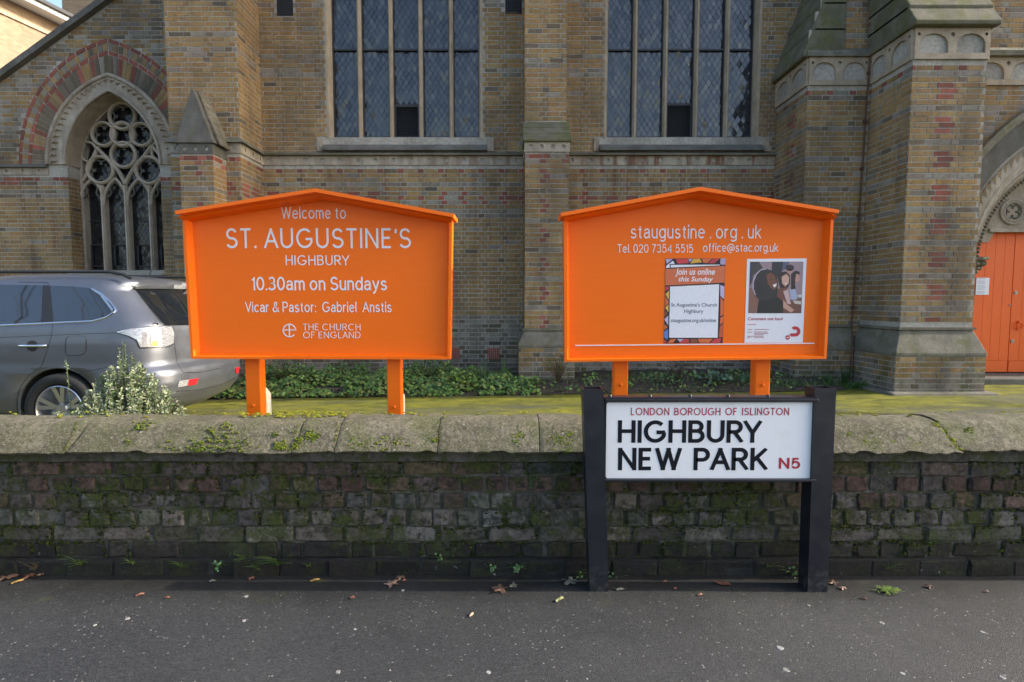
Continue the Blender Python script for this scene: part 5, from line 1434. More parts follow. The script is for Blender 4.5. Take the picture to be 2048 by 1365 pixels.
text_part('this Sunday', (*zc(300, 345), *zc(742, 425)), YQ-.0018, M['paper'], ps1, bold=.014, thick=.0004, shear=.2)
t_ink = plain('ink_grey', (.09, .09, .11), .6)
for body, box in (("St Augustine's Church", (205, 680, 790, 742)), ('Highbury', (374, 762, 618, 825)), ('staugustine.org.uk/online', (205, 878, 780, 942))):
    text_part(body, (*zc(box[0], box[1]), *zc(box[2], box[3])), YQ-.0018, t_ink, ps1, bold=.010, thick=.0003)
# photo poster
pos2 = MB(); v = [P(*zc(*p_), YP-.0004) for p_ in ((1178, 118), (1940, 110), (1890, 1188), (1145, 1190))]
pos2.prism([Vector((a.x, YP-.0012, a.z)) for a in v], (0, .0009, 0), (.76, .77, .82))
ps2 = pos2.build('poster', M['print']); tag(ps2, 'white poster with a photo of laughing people above small red print', 'poster')
pm = MB()
zp(pm, [(1218,153),(1900,152),(1872,812),(1192,812)], (.30, .22, .25), .0007)
zp(pm, [(1218,153),(1330,153),(1380,230),(1260,330),(1240,420),(1207,480)], (.055,.05,.055), .0008)
zp(pm, [(1205,490),(1240,480),(1330,660),(1290,812),(1192,812)], (.22,.11,.08), .0008)
zp(pm, [(1500,153),(1640,153),(1620,300),(1560,330),(1490,260)], (.03,.03,.04), .0009); zp(pm, [(1640,153),(1720,153),(1700,230),(1620,270)], (.10,.10,.17), .0009)
zp(pm, ell(1725, 230, 55, 40), (.04,.03,.04), .001); zp(pm, [(1690,255),(1760,255),(1740,320),(1690,320)], (.45,.24,.19), .001)
zp(pm, [(1640,650),(1880,620),(1872,812),(1700,812)], (.16,.07,.05), .0009)
zp(pm, [(1720,500),(1790,490),(1820,600),(1810,640),(1740,640)], (.36,.40,.55), .001); zp(pm, [(1740,310),(1800,265),(1850,285),(1850,330),(1790,430),(1800,500),(1740,510)], (.035,.02,.025), .0011)
zp(pm, [(1805,310),(1845,315),(1850,385),(1825,420),(1790,405)], (.52,.28,.23), .0013)
zp(pm, [(1560,320),(1610,285),(1680,280),(1725,330),(1728,430),(1690,500),(1600,500)], (.035,.022,.025), .0012)
zp(pm, [(1620,345),(1680,310),(1715,350),(1712,430),(1665,470),(1625,430)], (.58,.34,.27), .0014); zp(pm, [(1655,430),(1690,420),(1680,440)], (.75,.7,.7), .0016)
zp(pm, [(1560,500),(1680,480),(1740,700),(1700,812),(1560,812)], (.16,.06,.045), .0013); zp(pm, [(1640,530),(1700,510),(1740,700),(1690,690)], (.55,.38,.38), .0014); zp(pm, [(1640,640),(1690,700),(1780,770),(1740,805),(1640,740)], (.52,.30,.23), .0015)
zp(pm, [(1760,650),(1870,655),(1868,700),(1790,690)], (.55,.48,.42), .0012); zp(pm, ell(1860, 590, 35, 16), (.6,.58,.6), .0012)
zp(pm, [(1330,640),(1560,600),(1640,660),(1640,812),(1300,812)], (.016,.016,.018), .0014)
hair = [(1250,480),(1255,400),(1290,310),(1350,255),(1430,245),(1500,270),(1560,330),(1575,440),(1560,600),(1430,640),(1330,640),(1275,580)]
zp(pm, hair, (.030,.028,.03), .0015)
zp(pm, [(1245,500),(1252,400),(1290,305),(1352,250),(1430,242),(1420,252),(1352,265),(1300,320),(1265,410),(1262,500),(1290,580),(1280,585)], (.42,.36,.45), .0016)
zp(pm, [(1425,320),(1480,290),(1535,330),(1565,420),(1560,480),(1525,515),(1480,490),(1440,430)], (.16,.065,.04), .0017)
zp(pm, [(1505,450),(1555,430),(1550,465),(1525,485)], (.78,.75,.74), .0019); zp(pm, ell(1487, 380, 16, 6, -20, 10), (.03,.015,.012), .0019); zp(pm, ell(1545, 360, 13, 6, -20, 10), (.03,.015,.012), .0019)
for k_ in range(6): zp(pm, [(1290+8*k_, 420+28*k_), (1370+10*k_, 425+28*k_), (1372+10*k_, 433+28*k_), (1292+8*k_, 428+28*k_)], (.016,.015,.017), .0017)
pm.build('photo_print', M['print'], ps2)
text_part('Comment out loud', (*zc(1190, 862), *zc(1632, 902)), YQ-.0004, M['letter_red'], ps2, bold=.012, thick=.0004)
ln = MB()                                                          # lines of print too small to read
for (x0, x1, y_) in ((1185, 1295, 957), (1185, 1245, 1020), (1275, 1465, 1020), (1182, 1245, 1055), (1268, 1440, 1052), (1268, 1448, 1070), (1268, 1395, 1088), (1180, 1262, 1108), (1268, 1385, 1108), (1180, 1220, 1126), (1268, 1395, 1126)):
    x = x0
    while x < x1:
        w_ = random.uniform(5, 14); zp(ln, [(x, y_-5), (min(x+w_, x1), y_-5), (min(x+w_, x1), y_+4), (x, y_+4)], (.45, .12, .16), .0007); x += w_ + 4
ln.build('small_print', M['print'], ps2)
lg = MB()
def arcp(cx_, cy_, r_, a0, a1, n=20): return [(cx_ + r_*math.cos(R(lerp(a0, a1, i/n))), cy_ + r_*math.sin(R(lerp(a0, a1, i/n)))) for i in range(n+1)]
o_, i_ = arcp(1795, 1045, 66, -135, 90), arcp(1795, 1045, 24, -135, 90)
A = [Q(*zc(*p_), .0008) for p_ in o_]; B = [Q(*zc(*p_), .0008) for p_ in i_]
lg.strip(A, B, (0, .0004, 0), (.50, .03, .05)); zp(lg, [(1795,1069),(1795,1111),(1745,1112),(1715,1088),(1740,1070)], (.50,.03,.05), .0009); zp(lg, ell(1697, 1122, 29, 29), (.50,.03,.05), .0009)
zp(lg, [(1676,1119),(1718,1117),(1718,1126),(1676,1128)], (.75,.7,.7), .0012)
lg.build('logo', M['print'], ps2)

# ================================================================== STREET NAME SIGN
YS = 2.46
sign = thing('street_name_sign', 'white street name plate in a black steel frame between two hollow posts', 'sign')
def tube_post(t0, t1, tb, b0, b1, bb):
    tl_, tr_ = P(t0, tb, YS), P(t1, tb, YS); bl_, br_ = G(b0, bb), G(b1, bb)
    zt_ = PZ(tb+4, YS); dp = .085; wt = .005
    def rect(x0, x1, z, i=0): return [Vector((x0+i, YS+i, z)), Vector((x1-i, YS+i, z)), Vector((x1-i, YS+dp-i, z)), Vector((x0+i, YS+dp-i, z))]
    xb0, xb1 = PX(b0, bb, YS), PX(b1, bb, YS)
    o_b, o_t = rect(xb0, xb1, -.06), rect(tl_.x, tr_.x, zt_); i_b, i_t = rect(xb0, xb1, -.05, wt), rect(tl_.x, tr_.x, zt_, wt)
    m_ = MB(); m_.add(o_b + o_t + i_b + i_t, [(0,1,5,4), (1,2,6,5), (2,3,7,6), (3,0,4,7), (4,5,13,12), (5,6,14,13), (6,7,15,14), (7,4,12,15), (8,12,13,9), (9,13,14,10), (10,14,15,11), (11,15,12,8), (0,3,2,1), (8,9,10,11)])
    return m_.build('post', M['black'], sign)
tube_post(1166, 1207, 775, 1181, 1218, 1186); tube_post(1630, 1673, 773, 1615, 1655, 1187)
fx0, fx1 = PX(1208, 880, YS+.02), PX(1630, 880, YS+.02)
ft, fb = PZ(797, YS+.01), PZ(963, YS+.01)
m_ = MB(); m_.box(fx0, fx1, YS+.022, YS+.05, fb, ft); m_.build('backing', M['black'], sign)
for (x0_, x1_, z0_, z1_, nm) in ((fx0, fx1, ft-.016, ft, 'frame_bar'), (fx0, fx1, fb, fb+.012, 'frame_bar')):
    m_ = MB(); m_.box(x0_, x1_, YS-.002, YS+.0215, z0_, z1_); bevel(m_.build(nm, M['black'], sign), .003)
m_ = MB(); m_.box(PX(1203, 795, YS+.03), PX(1625, 795, YS+.03), YS+.0, YS+.06, ft+.0005, ft+.006); st_ = m_.build('top_strip', M['black'], sign)
for bx in (1220, 1300, 1380, 1456, 1536):
    m_ = MB(); m_.lathe([(.0, .012), (.006, .011), (.008, .004), (.008, -.001)], (PX(bx, 797, YS+.02), YS+.02, ft+.004), 'Z', 10); m_.build('rivet', M['black'], st_)
c0, c1 = P(1213, 805, YS+.018), P(1626, 957, YS+.018)
rr = .010; m_ = MB(); pts = []
for (cx_, cz_, a0) in ((c1.x-rr, c0.z-rr, 0), (c0.x+rr, c0.z-rr, 90), (c0.x+rr, c1.z+rr, 180), (c1.x-rr, c1.z+rr, 270)):
    for k_ in range(6): pts.append((cx_+rr*math.cos(R(a0+18*k_)), YS+.0215, cz_+rr*math.sin(R(a0+18*k_))))
m_.prism(pts, (0, -.006, 0)); m_.build('name_plate', M['plate'], sign)
YSL = YS + .0150
for body, box, m2, wt_, gp, sp_2 in (('LONDON BOROUGH OF ISLINGTON', (1262, 816, 1578, 831), 'letter_red', .155, .2, .62), ('HIGHBURY', (1236, 841, 1524, 886), 'letter_black', .20, .10, .4), ('NEW PARK', (1236, 896, 1536, 941), 'letter_black', .20, .10, .5), ('N5', (1558, 916, 1600, 938), 'letter_red', .2, .14, .4)):
    stroke_text(body, box, YSL, M[m2], sign, wt_, gp, sp_2, thick=.0006)

# ================================================================== PARKED CAR
random.seed(31)
t = NT('car_paint'); p = t.pos()
t.col(t.mix(t.rng(t.noise(p, 700, 2), .3, .7), (.135, .145, .17), (.185, .195, .22))); t.rough(.32); t.b.inputs['Metallic'].default_value = .75
t.b.inputs['Coat Weight'].default_value = .25; t.b.inputs['Coat Roughness'].default_value = .2
dirt = t.rng(t.noise(p, 5, 6, .7), .4, .75, .36, .52); t.rough(dirt); M['paint'] = t.m
M['trim'] = plain('black_trim', (.015, .015, .016), .5)
M['chrome'] = plain('chrome', (.75, .76, .78), .15, 1.)
t = NT('car_glass'); t.col((.008, .009, .010)); t.rough(.03); t.b.inputs['IOR'].default_value = 2.1; M['cglass'] = t.m
M['tyre'] = plain('tyre', (.018, .018, .018), .85, var=.3, scale=30)
M['alloy'] = plain('alloy', (.55, .56, .58), .3, .9)
t = NT('lamp_clear'); p = t.pos(); t.col(t.mix(t.rng(t.noise(t.map(p, (4, 4, 40)), 6, 3), .35, .65), (.22, .22, .235), (.50, .51, .53))); t.rough(.08); t.b.inputs['Metallic'].default_value = .35; t.b.inputs['Coat Weight'].default_value = 1.; M['lamp'] = t.m
M['lamp_red'] = plain('lamp_red', (.45, .01, .02), .12, coat=1.)
car = thing('parked_car', 'silver grey sport utility car parked with its tail towards the left notice board', 'car')
CG = -.115; CYN = 5.52; CHW = .905; CYC = CYN + CHW; XR = -3.33; XF = XR - 4.66
prof_c = [(.20,.42,.74,.3),(.25,.26,.82,.16),(.33,.12,.875,.06),(.45,.03,.90,.02),(.58,.0,.906,.0),(.68,.005,.907,.0),(.73,.03,.906,.0),(.755,.085,.905,.0),(.80,.10,.903,.01),(.90,.10,.905,.02),(1.0,.105,.905,.05),(1.05,.105,.90,.12),(1.12,.11,.893,.4),(1.18,.13,.88,.9),
          (1.215,.16,.868,1.25),(1.26,.20,.850,1.40),(1.35,.285,.815,1.6),(1.45,.38,.778,1.8),(1.53,.455,.748,2.0),(1.565,.44,.735,2.1),(1.60,.43,.718,2.2),(1.63,.46,.69,2.35),(1.655,.56,.645,2.5),(1.675,.72,.57,2.6),(1.69,.95,.46,2.7),(1.70,1.25,.28,2.8)]
lv = []
for i in range(len(prof_c)-1):
    a, b = prof_c[i], prof_c[i+1]
    n_ = max(1, int((b[0]-a[0])/.022))
    for k_ in range(n_): lv.append(tuple(lerp(a[j], b[j], k_/n_) for j in range(4)))
lv.append(prof_c[-1])
def slice_pts(z, ri, b, fi, n=96):
    x1, x0 = XR - ri, XF + fi; out = []
    rx, ry = .42, min(.42, b*.6); bow = .06
    seg = []
    for k_ in range(15): a = R(90*k_/14); seg.append((x1-rx+rx*math.cos(a)**.85 if k_ < 14 else x1-rx, (b-ry) + ry*math.sin(a)**.85))
    side = [(lerp(x1-rx, x0+.6, k_/12), b) for k_ in range(1, 13)]
    frnt = [(x0+.6-.6*math.sin(R(90*k_/10)), (b-.5*b)+.5*b*math.cos(R(90*k_/10))) for k_ in range(1, 11)]
    rear = [(x1 + bow*(1-(y/(b-ry))**2), y) for y in [ (b-ry)*k_/6 for k_ in range(6)]]
    rear = [(x - bow*0 , y) for x, y in rear]
    half = [(x if i >= 6 else x, y) for i, (x, y) in enumerate(rear)] + seg + side + frnt
    half = [(x - bow if i < 6 else x - bow*clamp((x-(x1-rx))/rx)*1.0, y) for i, (x, y) in enumerate(half)]
    half = [(x + bow*(1 - clamp(y/b)**2) if False else x, y) for x, y in half]
    full = half + [(x, -y) for x, y in half[::-1] if y > 1e-6]
    return [Vector((x, CYC + y, CG + z)) for x, y in full]
body = MB(); rings = [slice_pts(z, ri, b, fi) for z, ri, b, fi in lv]; n_ = len(rings[0])
body.add([v for r_ in rings for v in r_], [(i*n_+j, i*n_+(j+1) % n_, (i+1)*n_+(j+1) % n_, (i+1)*n_+j) for i in range(len(rings)-1) for j in range(n_)] + [tuple(range(n_))[::-1], tuple(range((len(rings)-1)*n_, len(rings)*n_))])
bo = body.build('body', M['paint'], car, smooth=True)
WXC = PX(121, 830, CYN); WXF = WXC - 2.67; WR = .352
bvh = BVHTree.FromPolygons([Vector(v) for v in body.v], body.f)
cc = MB()
for xw in (WXC, WXF):
    for ys_ in (CYN-.1, CYN+2*CHW+.1-.42):
        k_ = 40; cc.prism([(xw+.40*math.cos(i*math.tau/k_), ys_, CG+WR+.01+.40*math.sin(i*math.tau/k_)) for i in range(k_)], (0, .42, 0))
cut(bo, cc, M['trim'])
sm_ = [True]*len(bo.data.polygons); bo.data.polygons.foreach_set('use_smooth', sm_)
# sill and arch lips
for xw, yy, sg in ((WXC, CYN, -1), (WXF, CYN, -1), (WXC, CYN+2*CHW, 1), (WXF, CYN+2*CHW, 1)):
    m_ = MB(); m_.tube([(xw+.405*math.cos(R(a)), yy+.012*-sg, CG+WR+.01+.405*math.sin(R(a))) for a in range(-25, 206, 7)], .014, 6); m_.build('arch_lip', M['paint'], car, smooth=True)
    wh = MB(); yo = yy - sg*.06
    wh.lathe([(r_, o_*-sg) for r_, o_ in ((.235, .10), (.245, -.06), (.255, -.075), (.30, -.085), (.338, -.075), (.352, -.045), (.352, .12), (.32, .15), (.24, .14))], (xw, yo, CG+WR), 'Y', 44, closed=True); ty = wh.build('wheel', M['tyre'], car, smooth=True)
    rm = MB(); rm.lathe([(r_, o_*-sg) for r_, o_ in ((.236, -.07), (.228, -.076), (.218, -.06), (.212, .10), (.05, .10), (.0, .10))], (xw, yo, CG+WR), 'Y', 44); rm.build('rim', M['alloy'], ty, smooth=True)
    for k_ in range(5):
        for s2 in (-1, 1):
            a = k_*math.tau/5 + .35; sp2 = MB(); a2 = a + s2*.20
            p0_ = Vector((xw+.05*math.cos(a), 0, CG+WR+.05*math.sin(a))); p1_ = Vector((xw+.222*math.cos(a2), 0, CG+WR+.222*math.sin(a2)))
            d = (p1_-p0_).normalized(); nn_ = Vector((-d.z, 0, d.x))
            ya = yo + sg*.035; yb = yo + sg*.066
            sp2.prism([p0_+nn_*.016+Vector((0,ya,0)), p0_-nn_*.016+Vector((0,ya,0)), p1_-nn_*.022+Vector((0,yb,0)), p1_+nn_*.022+Vector((0,yb,0))], (0, -sg*.03, 0)); sp2.build('spoke', M['alloy'], ty)
    hb = MB(); hb.lathe([(0, -.052*-sg), (.05, -.05*-sg), (.06, -.03*-sg), (.06, .03*-sg)], (xw, yo, CG+WR), 'Y', 20); hb.build('hub_cap', M['alloy'], ty, smooth=True)
def cz6(x, y): return (x/3.25, 480 + y/3.25)
def hit(px, py):
    d = ray(px, py).normalized(); loc, nn_, idx, dist = bvh.ray_cast(CAMO, d)
    if loc is None:
        q = CAMO + d*6.0; loc, nn_, idx, dist = bvh.find_nearest(q)
    if nn_.dot(d) > 0: nn_ = -nn_
    return loc, nn_
def sample(pl, n):
    ds = [0]
    for i in range(len(pl)-1): ds.append(ds[-1] + math.dist(pl[i], pl[i+1]))
    out = []
    for k_ in range(n+1):
        s_ = ds[-1]*k_/n; i = max(j for j in range(len(ds)) if ds[j] <= s_+1e-9); i = min(i, len(pl)-2)
        t_ = (s_-ds[i])/max(1e-9, ds[i+1]-ds[i]); out.append((lerp(pl[i][0], pl[i+1][0], t_), lerp(pl[i][1], pl[i+1][1], t_)))
    return out
def skin(name, top, bot, m, nx=24, nz=10, off=.003, parent=car, mirror=False, label=None):
    """a panel laid on the bodywork: outline given as an upper and a lower edge"""
    T, B_ = sample(top, nx), sample(bot, nx); m_ = MB(); vf = []; vb = []
    for j in range(nz+1):
        for i in range(nx+1):
            q = (lerp(T[i][0], B_[i][0], j/nz), lerp(T[i][1], B_[i][1], j/nz)); l_, n2 = hit(*cz6(*q)); vf.append(l_ + n2*off); vb.append(l_ - n2*.008)
    W_ = nx+1; N_ = len(vf)
    fs = [(j*W_+i, j*W_+i+1, (j+1)*W_+i+1, (j+1)*W_+i) for j in range(nz) for i in range(nx)]
    bd_ = [i for i in range(W_)] + [j*W_+nx for j in range(1, nz+1)] + [nz*W_+i for i in range(nx-1, -1, -1)] + [j*W_ for j in range(nz-1, 0, -1)]
    fs += [(bd_[k_], bd_[(k_+1) % len(bd_)], bd_[(k_+1) % len(bd_)]+N_, bd_[k_]+N_) for k_ in range(len(bd_))]
    m_.add(vf + vb, fs); o = m_.build(name, m, parent, smooth=True, label=label)
    if mirror:
        m2 = MB(); m2.add([(v.x, 2*CYC - v.y, v.z) for v in vf + vb], [f[::-1] for f in fs]); m2.build(name, m, parent, smooth=True)
    return o
def seam(name, pl, r_, m, off=0.0, n=40, parent=car, closed=False, mirror=False):
    pts = [hit(*cz6(*q)) for q in sample(pl, n)]
    m_ = MB(); m_.tube([l_ + n2*off for l_, n2 in pts], r_, 6); o = m_.build(name, m, parent, smooth=True)
    if mirror:
        m2 = MB(); m2.tube([(l_.x, 2*CYC-l_.y, l_.z) for l_, n2 in pts], r_, 6); m2.build(name, m, parent, smooth=True)
    return o
skin('rear_door_window', [(-330, 296), (0, 292), (280, 297)], [(-330, 560), (0, 551), (270, 541)], M['cglass'], mirror=True)
skin('quarter_window', [(328, 299), (470, 304), (590, 315), (650, 360), (700, 420), (728, 462)], [(349, 530), (470, 526), (590, 520), (650, 508), (700, 490), (728, 466)], M['cglass'], mirror=True)
skin('window_pillar', [(282, 297), (328, 299)], [(272, 541), (348, 530)], M['trim'], 6, 10, .0035, mirror=True)
seam('chrome_trim', [(-330, 566), (0, 557), (345, 541), (600, 530), (690, 505), (752, 468), (756, 455), (720, 405), (660, 350), (596, 318)], .010, M['chrome'], .001, 60, mirror=True)
seam('chrome_trim', [(600, 322), (660, 362), (705, 420), (735, 462)], .012, M['chrome'], .001, 30, mirror=True)
seam('door_seam', [(120, 275), (310, 276), (320, 300), (347, 540), (330, 640), (300, 740), (268, 825), (190, 880), (130, 960), (110, 1040), (112, 1135)], .0035, M['trim'], -.001, 70, mirror=True)
seam('body_crease', [(-330, 655), (0, 636), (300, 622), (600, 610), (770, 604)], .004, M['trim'], -.0028, 50, mirror=True)
skin('fuel_flap', [(440, 632), (470, 627), (520, 626), (548, 630), (558, 642)], [(432, 740), (470, 751), (510, 750), (540, 742), (556, 725)], M['paint'], 12, 8, .004)
seam('fuel_seam', [(440, 630), (520, 625), (552, 632), (562, 660), (560, 715), (545, 742), (500, 754), (440, 752), (426, 738), (424, 700), (428, 645), (440, 630)], .003, M['trim'], 0, 50)
skin('handle_recess', [(165, 690), (185, 662), (210, 654), (235, 662), (252, 690)], [(165, 692), (185, 718), (210, 728), (232, 722), (252, 692)], M['trim'], 14, 6, .002)
hl = [hit(*cz6(x, 688))[0] + hit(*cz6(x, 688))[1]*o_ for x, o_ in ((128, .0), (140, .028), (210, .034), (286, .028), (298, .0))]
m_ = MB(); m_.tube(hl, .013, 8); m_.build('door_handle', M['chrome'], car, smooth=True)
sp3 = skin('tail_light', [(764, 596), (850, 580), (960, 570), (1060, 565), (1108, 566), (1126, 600)], [(764, 602), (840, 625), (890, 650), (912, 698), (1060, 698), (1124, 672)], M['lamp'], 30, 10, .012)
skin('lamp_reflector', [(985, 660), (1020, 655)], [(985, 690), (1020, 690)], plain('lamp_amber', (.6, .25, .06), .2, coat=1.), 4, 4, .014, sp3)
seam('lamp_edge', [(764, 592), (960, 566), (1110, 561), (1130, 600), (1126, 676), (1105, 694), (910, 704), (888, 655), (840, 628), (764, 604)], .005, M['trim'], .003, 60)
skin('rear_window', [(872, 316), (1000, 318), (1210, 318), (1420, 322)], [(1068, 557), (1140, 557), (1225, 556), (1420, 550)], M['cglass'], 30, 14, .004)
seam('tailgate_seam', [(850, 286), (1062, 560), (1130, 575), (1136, 700), (1150, 800), (1190, 862), (1300, 862), (1430, 835)], .004, M['trim'], -.001, 60)
skin('roof_spoiler', [(876, 302), (960, 290), (1100, 286), (1210, 286), (1400, 296)], [(870, 316), (960, 314), (1100, 316), (1210, 318), (1400, 320)], M['paint'], 24, 5, .020)
skin('high_brake_light', [(1122, 290), (1206, 290)], [(1116, 312), (1206, 316)], M['lamp'], 8, 4, .024)
rf_ = skin('bumper_reflector', [(1162, 918), (1285, 899)], [(1150, 958), (1270, 938)], M['lamp'], 12, 5, .008)
skin('reflector_lens', [(1222, 909), (1285, 899)], [(1215, 948), (1270, 938)], M['lamp_red'], 8, 5, .011, rf_)
skin('bumper_reflector', [(1528, 832), (1562, 824)], [(1528, 868), (1562, 858)], M['lamp_red'], 6, 4, .008)
seam('bumper_seam', [(700, 828), (560, 856), (520, 858)], .003, M['trim'], -.001, 20)
seam('bumper_crease', [(1110, 1012), (1145, 985), (1300, 975), (1450, 935), (1540, 890)], .006, M['trim'], -.003, 40)
seam('sill_seam', [(-200, 1120), (0, 1130), (112, 1136)], .006, M['trim'], 0, 20)
for s2 in (0, 1):                       # roof rails
    pl = [hit(*cz6(*q))[0] for q in ((-300, 245), (0, 250), (300, 250), (560, 252), (700, 262), (800, 278))]
    pl = [Vector((v.x, CYC - .66 if not s2 else CYC + .66, CG + 1.70 - (.0 if v.x < -4.3 else (v.x+4.3)*.10))) for v in pl]
    pl = [Vector((XF+1.7, pl[0].y, CG+1.64)), Vector((XF+1.8, pl[0].y, CG+1.70))] + [Vector((lerp(XF+2.0, -4.05, i/8), pl[0].y, CG+1.705)) for i in range(9)] + [Vector((-3.92, pl[0].y, CG+1.68)), Vector((-3.84, pl[0].y, CG+1.64))]
    m_ = MB(); m_.tube(pl, .016, 8); m_.build('roof_rail', M['trim'], car, smooth=True)
m_ = MB(); ab = P(297, 555, CYC-.1); m_.tube([Vector((ab.x, CYC-.1, CG+1.675)), Vector((ab.x+.07, CYC-.1, CG+1.82))], [.007, .003], 6); m_.build('aerial', M['trim'], car)

# ================================================================== PLANTS
def leaf(mbx, base, d, n, ln, wd, col, col2=None, fold=.15):
    """pointed oval leaf of six triangles; pale edge colour optional"""
    d = d.normalized(); s_ = d.cross(n).normalized(); n = s_.cross(d)
    c2 = col2 or col
    v_ = [base, base + d*ln*.35 + s_*wd*.5 + n*wd*fold, base + d*ln*.72 + s_*wd*.42 + n*wd*fold, base + d*ln, base + d*ln*.72 - s_*wd*.42 + n*wd*fold, base + d*ln*.35 - s_*wd*.5 + n*wd*fold, base + d*ln*.5]
    mbx.add(v_, [(0,1,6), (1,2,6), (2,3,6), (3,4,6), (4,5,6), (5,0,6)], [c2, c2, c2, c2, c2, c2, col])
def rv(): 
    while True:
        v = Vector((random.uniform(-1, 1), random.uniform(-1, 1), random.uniform(-1, 1)))
        if .1 < v.length < 1: return v.normalized()
def blade(mbx, base, d, ln, wd, col, bend, seg=4):
    d = d.normalized(); s_ = d.cross(Vector((0, 0, 1)));  s_ = (s_ if s_.length > .05 else Vector((1, 0, 0))).normalized()
    if random.random() < .5: s_ = (s_ + Vector((0, random.uniform(-.5, .5), 0))).normalized()
    vv = []; p_ = base.copy(); dd = d.copy()
    for i in range(seg+1):
        w_ = wd*(1 - (i/seg)**2)*.5; vv += [p_ - s_*w_, p_ + s_*w_]
        p_ = p_ + dd*(ln/seg); dd = (dd + bend/seg).normalized()
    mbx.add(vv, [(2*i, 2*i+1, 2*i+3, 2*i+2) for i in range(seg)], col)
# variegated shrub behind the wall
random.seed(41)
shrub = thing('variegated_shrub', 'small pale variegated evergreen shrub peeping over the wall in front of the car', 'shrub')
sy = 3.32; lf = MB(); stm = MB()
base = Vector((PX(258, 835, sy), sy, ground_z(-2, 3.3)))
GRN = [(.075,.13,.045), (.10,.16,.06), (.06,.11,.05)]; CRM = [(.42,.44,.30), (.50,.50,.38), (.32,.36,.2)]
def twig(pts, dens, r0=.004, sc_=1.0, pale=.8):
    stm.tube(pts, [lerp(r0, .0012, i/(len(pts)-1)) for i in range(len(pts))], 5, (.12, .14, .05))
    for i in range(len(pts)-1):
        seg = pts[i+1]-pts[i]; m = max(1, int(seg.length/dens))
        for k_ in range(m):
            q = pts[i].lerp(pts[i+1], (k_+random.random())/m)
            for _ in range(2):
                d = (rv() + Vector((0, 0, .35)) + seg.normalized()*.3); leaf(lf, q, d, Vector((0, -.3, 1)) + rv()*.6, random.uniform(.012, .024)*sc_, random.uniform(.009, .014)*sc_, vary(random.choice(GRN), .25), vary(random.choice(CRM), .2) if random.random() < pale else vary((.13,.2,.06), .2))
for i in range(300):                    # the low mound
    a = random.uniform(0, math.tau); rr_ = random.random()**.5
    xx = base.x + rr_*math.cos(a)*.45; yy = sy + rr_*math.sin(a)*.26
    htop = .30 + .40*(1-rr_**1.6) + .03*random.random() + .16*(1-rr_)
    p0_ = Vector((base.x + (xx-base.x)*.6, sy + (yy-sy)*.6, .15 + .3*random.random())); p1_ = Vector((xx, yy, max(.48, htop + .10)))
    mid = p0_.lerp(p1_, .5) + rv()*.03
    twig([p0_, mid, p1_], .010)
for (px, top, k_) in ((245, 678, 3), (262, 700, 2), (277, 735, 2), (232, 720, 2), (222, 735, 2), (300, 730, 1), (255, 712, 2), (290, 760, 2), (240, 700, 2), (270, 755, 2), (215, 770, 2), (325, 770, 1), (187, 780, 2), (310, 750, 1), (205, 790, 1), (345, 800, 1), (268, 780, 2), (250, 750, 2), (122, 712, 1)):
    for q in range(k_):
        tp_ = P(px + random.gauss(0, 4), top + random.uniform(0, 22), sy + random.uniform(-.06, .06)); b_ = Vector((lerp(base.x, tp_.x, .75 if px > 150 else .97), sy, .45))
        twig([b_, b_.lerp(tp_, .5) + Vector((random.gauss(0, .008), 0, 0)), tp_], .014, .004, .72, .55)
for i in range(60):
    p0_ = base + Vector((random.gauss(0, .05), random.gauss(0, .05), -.02)); p1_ = base + Vector((random.gauss(0, .2), random.gauss(0, .1), .5)); stm.tube([p0_, p1_], .005, 5, (.09, .06, .035))
# spilling edge along the coping
for i in range(60):
    px = random.uniform(115, 372); q = P(px, random.uniform(808, 836) if px > 150 else random.uniform(822, 838), 3.12); twig([q + Vector((0, .06, -.14)), q + Vector((random.gauss(0, .01), 0, -.05)), q], .010, .003, .85, .85)
lf.build('foliage', M['leaf'], shrub); stm.build('stems', M['leaf'], shrub)

# ground cover in the bed
random.seed(43)
gc = MB(); GC = [(.08,.15,.03), (.11,.19,.04), (.055,.11,.028), (.14,.22,.055), (.17,.21,.05)]
def lobed(mbx, c, n, r_, col):
    n = n.normalized(); u = n.cross(Vector((.3, .9, .1))).normalized(); v = n.cross(u); a0 = random.random()*6
    pts = [c]; k_ = 9
    for i in range(k_):
        rr2 = r_*(1.0 if i % 2 == 0 else .62); a = a0 + i*math.tau/k_; pts.append(c + u*math.cos(a)*rr2 + v*math.sin(a)*rr2 - n*r_*.15)
    mbx.add(pts, [(0, 1+i, 1+(i+1) % k_) for i in range(k_)], [col] + [tuple(x*random.uniform(.8, 1.1) for x in col)]*k_)
def dens(x):
    # thick at the left, thinning to bare soil on the right
    return clamp(lerp(1.0, .10, clamp((x + .55)/1.2)) if x < 1.2 else .10)
cnt = 0
while cnt < 8500:
    x = random.uniform(-5.2, 4.7); dd = dens(x)*(.65 + .6*noise.noise((x*1.7, 5, 0)))
    if random.random() > max(.05, dd): continue
    y = bed_edge(x) + random.random()**1.1*1.3
    hmax = (.22 if x < -.6 else .15 if x < .4 else .06)*(.5 + 1.2*noise.noise((x*2.9, y*2.9, 7)))
    if hmax < .03: continue
    if XM0-.2 < x < XM1+.2 and y > 8.75: continue
    hh = random.random()**.6*hmax*clamp((y-bed_edge(x))/.22 + .25)
    lobed(gc, Vector((x, y, bed_z(x, y) + hh)), Vector((random.gauss(0, .5), -.55 + random.gauss(0, .4), 1)), random.uniform(.018, .045)*(1 if x < .4 else .75), vary(random.choice(GC), .45, .12)); cnt += 1
